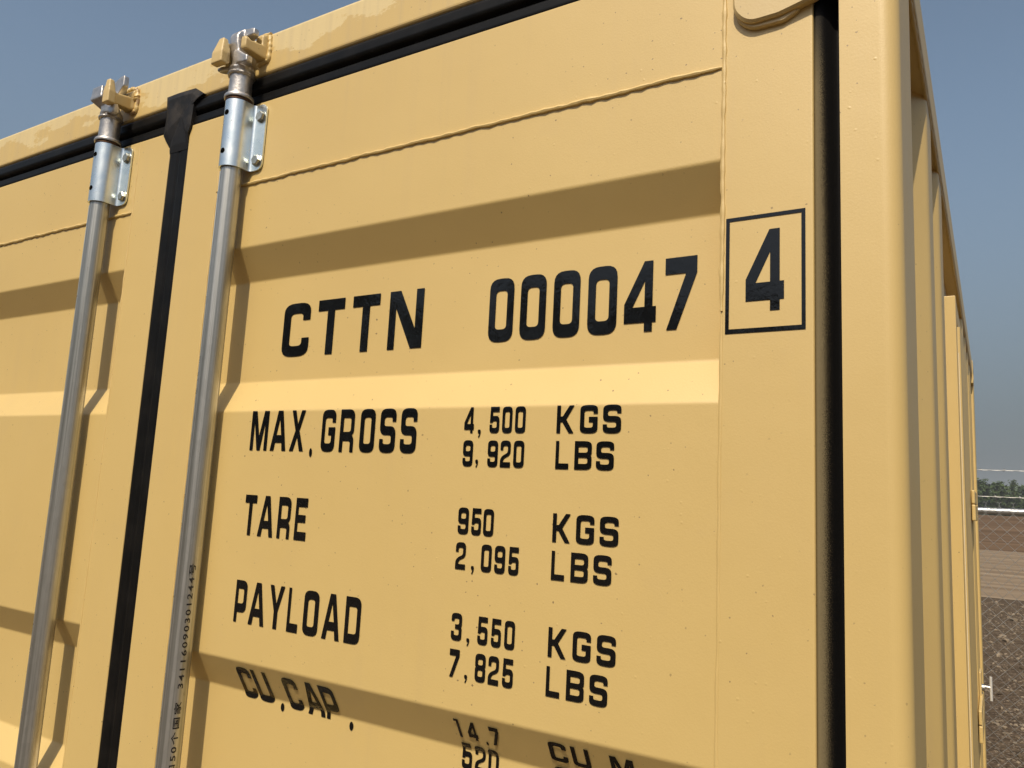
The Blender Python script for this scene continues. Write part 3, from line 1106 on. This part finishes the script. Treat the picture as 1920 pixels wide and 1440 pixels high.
def cone_part(bm, cx, cy, z0, z1, r0, r1, n=14):
    pts = [(cx + r0 * math.cos(2 * math.pi * k / n), cy + r0 * math.sin(2 * math.pi * k / n), z0) for k in range(n)]
    pts += [(cx + r1 * math.cos(2 * math.pi * k / n), cy + r1 * math.sin(2 * math.pi * k / n), z1) for k in range(n)]
    hull(bm, pts)


def B(x0, x1, y0, y1, z0, z1):
    return [(x, y, z) for x in (x0, x1) for y in (y0, y1) for z in (z0, z1)]


def finish_cast(o, v=.0022, sub=True, rm=.0016):
    r = o.modifiers.new('remesh', 'REMESH')
    r.mode = 'VOXEL'
    r.voxel_size = rm
    r.use_smooth_shade = True
    s2 = o.modifiers.new('smooth', 'SMOOTH')
    s2.factor = .5
    s2.iterations = 3


c1 = (.184, -.0227)
c2 = (-.187, -.0245)
bar_r = locking_bar(*c1, 'locking bar on the right door with inked numbers down its pipe', 2.509)
bar_l = locking_bar(*c2, 'locking bar on the left door', 2.515)

# right cam end
bm = bmesh.new()
cx, cy = c1
cone_part(bm, cx, cy, 2.508, 2.514, .0190, .0195)
cone_part(bm, cx, cy, 2.513, 2.518, .0192, .0215)
cone_part(bm, cx, cy, 2.518, 2.540, .0215, .0115)
hull(bm, B(cx - .012, cx + .010, cy - .014, cy + .006, 2.530, 2.540) + B(cx - .014, cx + .006, cy - .020, cy + .004, 2.560, 2.574))
hull(bm, B(cx - .014, cx + .006, cy - .018, cy + .006, 2.566, 2.578) + B(cx - .012, cx + .008, cy - .010, cy + .008, 2.576, 2.587))
hull(bm, B(cx - .010, cx + .010, cy - .008, cy + .010, 2.574, 2.588) + B(cx + .022, cx + .033, cy - .010, cy + .000, 2.572, 2.583))
hull(bm, B(cx - .002, cx + .010, cy - .020, cy + .002, 2.524, 2.545) + B(cx + .024, cx + .034, cy - .020, cy - .008, 2.519, 2.530))
hull(bm, B(cx - .014, cx, cy - .016, cy + .002, 2.516, 2.524) + B(cx - .036, cx - .028, cy - .022, cy - .012, 2.517, 2.523))
o = bm_obj('cam_end', bm, M['cast'], bar_r)
finish_cast(o)
# left cam end
bm = bmesh.new()
cx, cy = c2
cone_part(bm, cx, cy, 2.513, 2.520, .0190, .0195)
cone_part(bm, cx, cy, 2.519, 2.523, .0192, .0208)
cone_part(bm, cx, cy, 2.523, 2.540, .0208, .0120)
hull(bm, B(cx - .010, cx + .008, cy - .016, cy + .004, 2.530, 2.538) + B(cx - .026, cx + .010, cy - .030, cy - .012, 2.546, 2.550))
hull(bm, B(cx - .026, cx + .010, cy - .030, cy - .012, 2.546, 2.550) + B(cx - .025, cx + .006, cy - .028, cy - .012, 2.566, 2.572))
hull(bm, B(cx - .004, cx + .010, cy - .020, cy + .002, 2.524, 2.540) + B(cx + .030, cx + .036, cy - .020, cy - .008, 2.514, 2.522))
hull(bm, B(cx + .028, cx + .038, cy - .020, cy - .008, 2.513, 2.524) + B(cx + .034, cx + .040, cy - .021, cy - .013, 2.530, 2.536))
hull(bm, B(cx - .010, cx + .012, cy - .006, cy + .012, 2.550, 2.580) + B(cx + .026, cx + .038, cy - .006, cy + .004, 2.574, 2.594))
o = bm_obj('cam_end', bm, M['cast'], bar_l)
finish_cast(o)

# cam keepers welded to the header
kr = empty('cam_keeper', parent=box_root)
bm = bmesh.new()
hull(bm, B(.150, .166, -.008, .000, 2.536, 2.568) + B(.152, .170, -.046, -.044, 2.530, 2.562))
hull(bm, B(.150, .178, -.050, -.044, 2.524, 2.546) + B(.154, .180, -.062, -.050, 2.519, 2.538) + B(.162, .174, -.056, -.048, 2.558, 2.565))
o = bm_obj('left_lug', bm, M['lug'], kr)
finish_cast(o)
bm = bmesh.new()
hull(bm, B(.194, .218, -.004, .000, 2.540, 2.586) + B(.200, .217, -.014, -.010, 2.544, 2.580))
hull(bm, B(.201, .218, -.016, -.006, 2.541, 2.562) + B(.206, .218, -.046, -.038, 2.540, 2.556))
hull(bm, B(.205, .218, -.047, -.036, 2.544, 2.557) + B(.205, .214, -.046, -.040, 2.558, 2.563))
o = bm_obj('right_lug', bm, M['lug'], kr)
finish_cast(o)
kl = empty('cam_keeper', parent=box_root)
bm = bmesh.new()
hull(bm, B(-.182, -.150, -.004, .000, 2.538, 2.578) + B(-.172, -.152, -.014, -.008, 2.538, 2.566))
hull(bm, B(-.170, -.153, -.012, -.004, 2.536, 2.560) + B(-.162, -.144, -.052, -.046, 2.530, 2.549))
hull(bm, B(-.162, -.142, -.060, -.046, 2.527, 2.549) + B(-.158, -.146, -.058, -.049, 2.562, 2.573))
o = bm_obj('right_lug', bm, M['lug'], kl)
finish_cast(o)


def blob_bead(pts, r, parent, mat, seed, name='weld_bead'):
    path, rad = [], []
    for i in range(len(pts) - 1):
        a, b = Vector(pts[i]), Vector(pts[i + 1])
        m = max(3, int((b - a).length / .0025))
        for k in range(m):
            p = a.lerp(b, k / m)
            j = len(path)
            q = noise.noise(Vector((j * .6, seed, 1.1)))
            path.append(p + Vector((q * .0016, 0, noise.noise(Vector((j * .7, seed, 5))) * .0016)))
            rad.append(r * (1 + .5 * noise.noise(Vector((j * .9, seed, 9)))))
    V, F = tube(path, rad, 9)
    return mesh_obj(name, V, F, mat, parent, True)


blob_bead([(.219, -.001, 2.584), (.221, -.001, 2.562), (.220, -.001, 2.541), (.194, -.001, 2.538)], .0042, kr, M['weld'], 3)
blob_bead([(.190, -.001, 2.5875), (.212, -.001, 2.588), (.222, -.001, 2.586)], .0040, kr, M['rusty'], 5)
blob_bead([(-.192, -.001, 2.580), (-.165, -.001, 2.584), (-.149, -.001, 2.576), (-.145, -.001, 2.556), (-.147, -.001, 2.535), (-.165, -.001, 2.531)], .0048, kl, M['rusty'], 8)
blob_bead([(-.150, -.0015, 2.570), (-.1465, -.0015, 2.552)], .0060, kl, M['weld'], 9)

# inked print running up the right pipe
fc = bpy.data.curves.new('pipe_print', 'FONT')
fc.body = '\u53e3 \u53e350\u4e2a\u56fd\u5bb6  34116090301244\u53f7'
fc.size = .0112
fc.space_character = 1.28
fc.resolution_u = 3
fc.offset = .00022
fo = bpy.data.objects.new('pipe_print_source', fc)
COL.objects.link(fo)
dg = bpy.context.evaluated_depsgraph_get()
dg.update()
tm = bpy.data.meshes.new_from_object(fo.evaluated_get(dg))
pb = bmesh.new()
pb.from_mesh(tm)
for _ in range(3):
    lg = [ed for ed in pb.edges if ed.calc_length() > .0020]
    if lg:
        bmesh.ops.subdivide_edges(pb, edges=lg, cuts=1)
        bmesh.ops.triangulate(pb, faces=pb.faces[:])
pb.to_mesh(tm)
pb.free()
xs = [v.co.x for v in tm.vertices]
x0, x1 = min(xs), max(xs)
ZP0, ZP1 = 1.392, 1.720
pr = .0170
ca = math.radians(-37 + 20)
for v in tm.vertices:
    zz = ZP0 + (v.co.x - x0) / (x1 - x0) * (ZP1 - ZP0)
    off = v.co.y - .0036
    a = ca - off / pr * .92
    v.co = Vector((c1[0] + pr * math.cos(a), c1[1] + pr * math.sin(a), zz))
tm.name = 'ink_print'
tm.materials.clear()
tm.materials.append(M['ink'])
o = bpy.data.objects.new('ink_print', tm)
COL.objects.link(o)
o.parent = bar_r
bpy.data.objects.remove(fo, do_unlink=True)

# ------------------------------------------------------------------ ground
t = NT('gravel_ground')
v = t.voronoi(26)
v2 = t.voronoi(75)
c = t.mix(t.sepc(v.outputs['Color'])[0], (0.046, 0.031, 0.017), (0.125, 0.090, 0.057))
c = t.mix(t.ramp(t.noise(1.1, 5), [(0.35, 0.0), (0.7, 0.65)]), c, (0.058, 0.038, 0.022))
pale = t.math('GREATER_THAN', t.sepc(v2.outputs['Color'])[1], 0.93)
c = t.mix(t.math('MULTIPLY', pale, 0.7), c, (0.27, 0.22, 0.17))
t.set(color=c, rough=0.95, spec=0.2)
t.normal(t.bump(v.outputs['Distance'], 0.7, 0.02, prev=t.bump(t.noise(60, 6), 0.6, 0.01)))
M['gravel'] = t.m
t = NT('packed_dirt')
c = t.mix(t.ramp(t.noise(1.0, 6, 0.6, vec=t.mapping((.06, .8, 1))), [(0.35, 0.0), (0.65, 1.0)]), (0.145, 0.102, 0.062), (0.285, 0.22, 0.150))
c = t.mix(t.ramp(t.noise(2.2, 6, 0.7), [(0.55, 0.0), (0.75, 0.5)]), c, (0.10, 0.07, 0.05))
t.set(color=c, rough=0.95, spec=0.15)
t.normal(t.bump(t.noise(3, 6), 0.5, 0.05))
M['dirt'] = t.m
t = NT('reddish_soil')
c = t.mix(t.ramp(t.noise(1.0, 6, 0.6, vec=t.mapping((.05, .5, .8))), [(0.35, 0.0), (0.65, 1.0)]), (0.085, 0.052, 0.029), (0.165, 0.108, 0.064))
t.set(color=c, rough=0.95, spec=0.1)
t.normal(t.bump(t.noise(2, 6), 0.5, 0.08))
M['soil'] = t.m
t = NT('foliage')
c = t.mix(t.noise(0.35, 3), (0.028, 0.050, 0.016), (0.075, 0.105, 0.035))
oi = t.n.new('ShaderNodeObjectInfo').outputs['Random']
c = t.mix(t.math('MULTIPLY', oi, 0.5), c, (0.05, 0.085, 0.03))
t.set(color=c, rough=0.8, spec=0.2)
M['leaf'] = t.m
t = NT('bark')
t.set(color=t.mix(t.noise(12, 4), (0.06, 0.045, 0.03), (0.13, 0.10, 0.075)), rough=0.95)
M['bark'] = t.m
t = NT('wooded_hill')
c = t.mix(t.noise(0.05, 6), (0.025, 0.045, 0.018), (0.06, 0.085, 0.035))
t.set(color=c, rough=1.0, spec=0.0)
M['hill'] = t.m


def ground_grid(name, xs, ys, zf, mat):
    V = [(x, y, zf(x, y)) for y in ys for x in xs]
    nx = len(xs)
    F = [(j * nx + i, j * nx + i + 1, (j + 1) * nx + i + 1, (j + 1) * nx + i) for j in range(len(ys) - 1) for i in range(nx - 1)]
    o = mesh_obj(name, V, F, mat)
    o['kind'] = 'structure'
    return o


def spaced(lo, hi, n, p=2.2):
    out = []
    for i in range(n + 1):
        s_ = i / n * 2 - 1
        v_ = math.copysign(abs(s_) ** p, s_)
        out.append((lo + hi) / 2 + v_ * (hi - lo) / 2)
    return out


def gz(x, y):
    k = min(1, max(0, (abs(y - 2) - 3) / 4))
    return .03 * noise.noise(Vector((x * .35, y * .35, 0))) * k if y < 19 else 0.0


xs = spaced(-3000, 3000, 110, 3.6)
ys = [-3000, -1200, -500, -200, -90, -50, -30, -20, -14, -10, -7] + [-5 + .5 * i for i in range(52)] + [23, 30, 45, 60, 90, 130, 200, 400, 800, 1500, 3000]
ground_grid('ground', xs, ys, gz, M['gravel'])


def road_edge(x):
    return 21.0 + .9 * noise.noise(Vector((x * .22, 1.3, 0))) + .4 * noise.noise(Vector((x * 1.1, 4.3, 0)))


xs2 = [-200 + 2 * i for i in range(98)] + [-5 + .5 * i for i in range(41)] + [17 + 3 * i for i in range(60)]
V, F = [], []
for x in xs2:
    V += [(x, road_edge(x), .006), (x, 30, .03), (x, 45, .05), (x, 60, .05)]
for i in range(len(xs2) - 1):
    for k in range(3):
        a = i * 4 + k
        F.append((a, a + 4, a + 5, a + 1))
o = mesh_obj('dirt_road', V, F, M['dirt'])
o['kind'] = 'structure'


def bank_z(x, y):
    prof = [(54, .03), (58, .25), (62, .42), (70, .6), (84, 1.55), (92, 2.25), (97, 2.32), (110, 2.0), (140, .2), (150, -.2)]
    for (a, za), (b, zb) in zip(prof, prof[1:]):
        if a <= y <= b:
            z = za + (zb - za) * (y - a) / (b - a)
            return z + (.12 * noise.noise(Vector((x * .12, y * .2, 3))) if 56 < y < 135 else 0)
    return -.2


ground_grid('soil_bank', [-220 + 3 * i for i in range(150)], [54, 56, 58, 60, 62, 66, 70, 74, 78, 82, 84, 88, 92, 95, 97, 102, 110, 125, 140, 150], bank_z, M['soil'])

# loose stones in the gravel (nobody could count them): one mesh
ico = bmesh.new()
bmesh.ops.create_icosphere(ico, subdivisions=1, radius=1)
iv = [v.co.copy() for v in ico.verts]
iff = [tuple(v.index for v in f.verts) for f in ico.faces]
ico.free()
t = NT('stones')
oi = t.voronoi(3.0)
t.set(color=t.mix(t.sepc(t.voronoi(9).outputs['Color'])[0], (0.055, 0.040, 0.025), (0.30, 0.24, 0.17)), rough=0.9, spec=0.2)
M['stone'] = t.m


def stones(name, n, area, smin, smax, seed):
    rnd = random.Random(seed)
    V, F = [], []
    for _ in range(n):
        x, y = area(rnd)
        if -1.3 < x < 1.3 and -.1 < y < LEN + .1:
            continue
        q = rnd.random() ** 3
        sc = smin + (smax - smin) * q
        ax, ay, az = sc * rnd.uniform(.7, 1.4), sc * rnd.uniform(.6, 1.2), sc * rnd.uniform(.35, .75)
        ro = rnd.uniform(0, 6.28)
        cr, sr = math.cos(ro), math.sin(ro)
        n0 = len(V)
        for v in iv:
            k = 1 + rnd.uniform(-.22, .22)
            a, b, c_ = v.x * ax * k, v.y * ay * k, v.z * az * k
            V.append((x + a * cr - b * sr, y + a * sr + b * cr, gz(x, y) + az * .3 + c_))
        F += [tuple(i + n0 for i in f) for f in iff]
    o = mesh_obj(name, V, F, M['stone'])
    o['kind'] = 'stuff'
    o['label'] = 'loose pale and brown stones scattered over the dark gravel'
    return o


stones('loose_stones', 12000, lambda r: (1.0 + r.random() ** .8 * 4.5 - .5, 2.5 + r.random() * 18), .006, .030, 3)
stones('loose_stones', 260, lambda r: (1.2 + r.random() * 3.2, 4.5 + r.random() * 16), .03, .085, 9)
o = stones('loose_stones', 3500, lambda r: (r.uniform(-6, 8), r.uniform(-6, 12)), .008, .03, 5)

# ------------------------------------------------------------------ chain link fence
fence = empty('chain_link_fence', 'galvanised chain link fence with top rail and barbed wire behind the container', 'fence', (0, 4.9, 0))
t = NT('fence_galvanised')
t.set(color=t.mix(t.noise(30, 4), (0.55, 0.56, 0.56), (0.72, 0.73, 0.73)), metal=0.75, rough=0.34)
M['fence'] = t.m
t = NT('fence_wire')
t.set(color=t.mix(t.noise(15, 3), (0.19, 0.19, 0.185), (0.42, 0.42, 0.41)), metal=0.6, rough=0.5)
M['wire'] = t.m
FX0, FX1, RZ = -5.0, 7.0, 1.899


def child(o):
    o.parent = fence
    return o


V, F = tube([(FX0, 0, RZ), (FX1, 0, RZ)], .0195, 16)
child(mesh_obj('top_rail', V, F, M['fence'], None, True))
V, F = [], []
pw = .0715
k0 = int(FX0 / (pw / 2))
k1 = int(FX1 / (pw / 2))
segs = 53
zt = RZ + .020
for k in range(k0, k1, 1):
    # every wire zigzags one half cell either side of its column
    xc = k * pw / 2 + pw / 4
    if k % 1:
        continue
    path = []
    for j in range(segs):
        x = xc + (pw / 4 if (j + k) % 2 else -pw / 4)
        z = zt - j * pw / 2
        if z < .03:
            break
        path.append(Vector((x, -.022 + (.0016 if j % 2 else -.0016), z)))
    r = .0013
    for a, b in zip(path, path[1:]):
        n0 = len(V)
        d = (b - a).normalized()
        u = Vector((0, 1, 0))
        w = d.cross(u)
        for p in (a, b):
            for q in range(3):
                an = 2 * math.pi * q / 3
                V.append(p + (u * math.cos(an) + w * math.sin(an)) * r)
        F += [(n0 + q, n0 + (q + 1) % 3, n0 + 3 + (q + 1) % 3, n0 + 3 + q) for q in range(3)]
o = child(mesh_obj('wire_mesh', V, F, M['wire']))
o['kind'] = 'stuff'
V, F = [], []
rnd = random.Random(4)
for k in range(int(FX0 / pw), int(FX1 / pw)):
    xc = k * pw + pw / 2 * .5 * 1.0
    xc = k * pw + pw / 4 + pw / 4
    j = rnd.uniform(-.003, .003)
    for path in ([(xc - .012, -.022, zt - .006), (xc, -.022, zt + .010), (xc + .002 + j, -.022, zt + .024), (xc - .009 + j, -.024, zt + .034), (xc - .013 + j, -.024, zt + .030)],
                 [(xc + .012, -.022, zt - .006), (xc + .001, -.020, zt + .010), (xc - .001 + j, -.020, zt + .024), (xc + .010 + j, -.020, zt + .036)]):
        v_, f_ = tube(path, .0016, 4)
        n0 = len(V)
        V += v_
        F += [tuple(i + n0 for i in q) for q in f_]
o = child(mesh_obj('twisted_tips', V, F, M['wire']))
o['kind'] = 'stuff'
for wz, wy in ((1.990, .03), (2.162, .17)):
    V, F = [], []
    for ph in (0, math.pi):
        pts = []
        for i in range(600):
            x = FX0 + (FX1 - FX0) * i / 599
            a = i * .9 + ph
            pts.append((x, wy + .0014 * math.cos(a), wz - .006 * math.sin((x - .5) / 3.0 * math.pi) ** 2 + .0014 * math.sin(a)))
        v_, f_ = tube(pts, .0011, 4)
        n0 = len(V)
        V += v_
        F += [tuple(i + n0 for i in q) for q in f_]
    x = FX0 + rnd.random() * .1
    while x < FX1:
        for an in (.5, 2.2, 3.7, 5.2):
            v_, f_ = tube([(x + rnd.uniform(-.004, .004), wy, wz), (x + rnd.uniform(-.008, .008), wy + .014 * math.cos(an), wz + .014 * math.sin(an))], .0011, 4)
            n0 = len(V)
            V += v_
            F += [tuple(i + n0 for i in q) for q in f_]
        v_, f_ = tube([(x - .005, wy, wz), (x + .005, wy, wz)], .0032, 6)
        n0 = len(V)
        V += v_
        F += [tuple(i + n0 for i in q) for q in f_]
        x += .128
    child(mesh_obj('barbed_wire', V, F, M['wire']))
for px in (-3.6, -.6, 2.4, 5.4):
    V, F = lathe([(.030, -.05), (.030, 1.91), (.024, 1.93), (.008, 1.94)], (px, .03), 16)
    child(mesh_obj('fence_post', V, F, M['fence'], None, True))
    V, F = tube([(px, .03, 1.90), (px, .20, 2.20)], [.016, .010], 8)
    child(mesh_obj('post_arm', V, F, M['fence'], None, True))


# ------------------------------------------------------------------ trees
def leaf_crown(h, w, z0, n, seed, conical, leaf=.32):
    rnd = random.Random(seed)
    V, F = [], []
    clumps = []
    for i in range(int(n / 16)):
        f = rnd.random() ** (1.3 if conical else .9)
        z = z0 + (h - z0) * f
        if conical:
            rr = w * (1 - f) ** .8 * rnd.uniform(.35, 1.0) + .1
        else:
            rr = w * math.sqrt(max(.03, 1 - (2 * f - 1) ** 2)) * rnd.uniform(.3, 1.05)
        a = rnd.uniform(0, 6.283)
        clumps.append(Vector((rr * math.cos(a), rr * math.sin(a), z - (rr * .25 if conical else 0))))
    for c_ in clumps:
        for k in range(16):
            p = c_ + Vector((rnd.gauss(0, .30), rnd.gauss(0, .30), rnd.gauss(0, .20))) * (w / 2.2)
            d1 = Vector((rnd.gauss(0, 1), rnd.gauss(0, 1), rnd.gauss(0, .7))).normalized() * leaf * rnd.uniform(.5, 1.2)
            d2 = d1.cross(Vector((rnd.gauss(0, 1), rnd.gauss(0, 1), rnd.gauss(0, 1)))).normalized() * leaf * rnd.uniform(.25, .6)
            n0 = len(V)
            V += [p - d1, p + d2, p + d1, p - d2]
            F.append((n0, n0 + 1, n0 + 2, n0 + 3))
    return V, F


def tree_proto(kind, seed):
    rnd = random.Random(seed)
    con = kind == 'conifer'
    h = rnd.uniform(13, 17) if con else rnd.uniform(8, 11)
    w = h * (.20 if con else .33)
    V, F = tube([(0, 0, -.2), (.1, .05, h * .3), (-.05, .1, h * .6), (.05, 0, h * .93)], [h * .018, h * .014, h * .008, .03], 7)
    tr = ('trunk', V, F)
    n0 = len(V)
    for i in range(9):
        z = h * rnd.uniform(.25, .8)
        a = rnd.uniform(0, 6.28)
        l = w * rnd.uniform(.5, .9) * (1 - z / h if con else .8)
        v_, f_ = tube([(0, 0, z), (l * .6 * math.cos(a), l * .6 * math.sin(a), z + l * .2), (l * math.cos(a), l * math.sin(a), z + l * (.1 if con else .6))], [h * .006, h * .004, .015], 5)
        k = len(V)
        V += v_
        F += [tuple(i2 + k for i2 in q) for q in f_]
    m1 = bpy.data.meshes.new('trunk')
    m1.from_pydata([tuple(v) for v in V], [], F)
    m1.materials.append(M['bark'])
    V, F = leaf_crown(h, w, h * (.12 if con else .22), 1000, seed, con, .50 if con else .52)
    m2 = bpy.data.meshes.new('crown')
    m2.from_pydata([tuple(v) for v in V], [], F)
    m2.materials.append(M['leaf'])
    return m1, m2


protos = {('conifer', i): tree_proto('conifer', 20 + i) for i in range(3)}
protos.update({('broad', i): tree_proto('broad', 40 + i) for i in range(3)})


def wood(name, kind_label, spots, leafm):
    """many trees of a far wood that reads as one mass, joined"""
    VV, FF, MI = [], [], []
    cache = {}
    for key, (m1, m2) in protos.items():
        cache[key] = [([v.co.copy() for v in m.vertices], [tuple(p.vertices) for p in m.polygons]) for m in (m1, m2)]
    for (key, x, y, z, sc, rz) in spots:
        c, s_ = math.cos(rz) * sc, math.sin(rz) * sc
        for k, (vs, fs) in enumerate(cache[key]):
            n0 = len(VV)
            VV += [(x + v.x * c - v.y * s_, y + v.x * s_ + v.y * c, z + v.z * sc) for v in vs]
            FF += [tuple(i + n0 for i in f) for f in fs]
            MI += [k] * len(fs)
    me = bpy.data.meshes.new(name)
    me.from_pydata(VV, [], FF)
    me.materials.append(M['bark'])
    me.materials.append(leafm)
    me.polygons.foreach_set('material_index', MI)
    o = bpy.data.objects.new(name, me)
    COL.objects.link(o)
    o['kind'] = 'stuff'
    o['label'] = kind_label
    return o


rnd = random.Random(12)
spots = []
for i in range(210):
    y = 225 + (i % 3) * 28 + rnd.uniform(-8, 8)
    x = -60 + (i // 3) * 3.1 + rnd.uniform(-1.5, 1.5)
    kind = 'broad' if rnd.random() < .8 else 'conifer'
    spots.append(((kind, rnd.randrange(3)), x, y, -.3, rnd.uniform(.85, 1.2) * (1.05 if kind == 'broad' else .72), rnd.uniform(0, 6)))
wood('distant_wood', 'dark green wood on the horizon beyond the soil bank and fence', spots, M['leaf'])
V, F = [], []
N = 220
for i in range(N):
    x = -1200 + 3000 * i / (N - 1)
    h = 27 + 7 * noise.noise(Vector((x * .004, 0, 0))) + 2.0 * noise.noise(Vector((x * .05, 2, 0))) + 1.2 * noise.noise(Vector((x * .21, 2, 0)))
    V += [(x, 640, -1), (x, 700, h), (x, 900, h * .8), (x, 960, -1)]
for i in range(N - 1):
    for k in range(3):
        a = i * 4 + k
        F.append((a, a + 4, a + 5, a + 1))
o = mesh_obj('wooded_hills', V, F, M['hill'])
o['kind'] = 'structure'

def belt(i, rnd):
    a = math.radians(200 + i * 2.6) if i < 64 else 0
    r = 60 + rnd.uniform(-4, 4)
    return (r * math.cos(a), r * math.sin(a))


# belt of conifers across the yard, mirrored in the glossy lettering
rnd = random.Random(5)
spots = [(('conifer', rnd.randrange(3)), *belt(i, rnd), 0, rnd.uniform(1.0, 1.2), rnd.uniform(0, 6)) for i in range(64)]
wood('conifer_belt', 'belt of tall conifers across the yard facing the container doors', spots, M['leaf'])

# smoky air
t = bpy.data.materials.new('smoky_air')
t.use_nodes = True
t.node_tree.nodes.clear()
vo = t.node_tree.nodes.new('ShaderNodeOutputMaterial')
pv = t.node_tree.nodes.new('ShaderNodeVolumePrincipled')
pv.inputs['Color'].default_value = (0.86, 0.91, 0.97, 1)
pv.inputs['Density'].default_value = 0.00045
t.node_tree.links.new(pv.outputs[0], vo.inputs['Volume'])
bm = bmesh.new()
box(bm, -1300, 1900, -400, 1000, -1.5, 45)
o = bm_obj('haze', bm, t)
o['kind'] = 'stuff'
o['label'] = 'thin smoky haze over the yard'
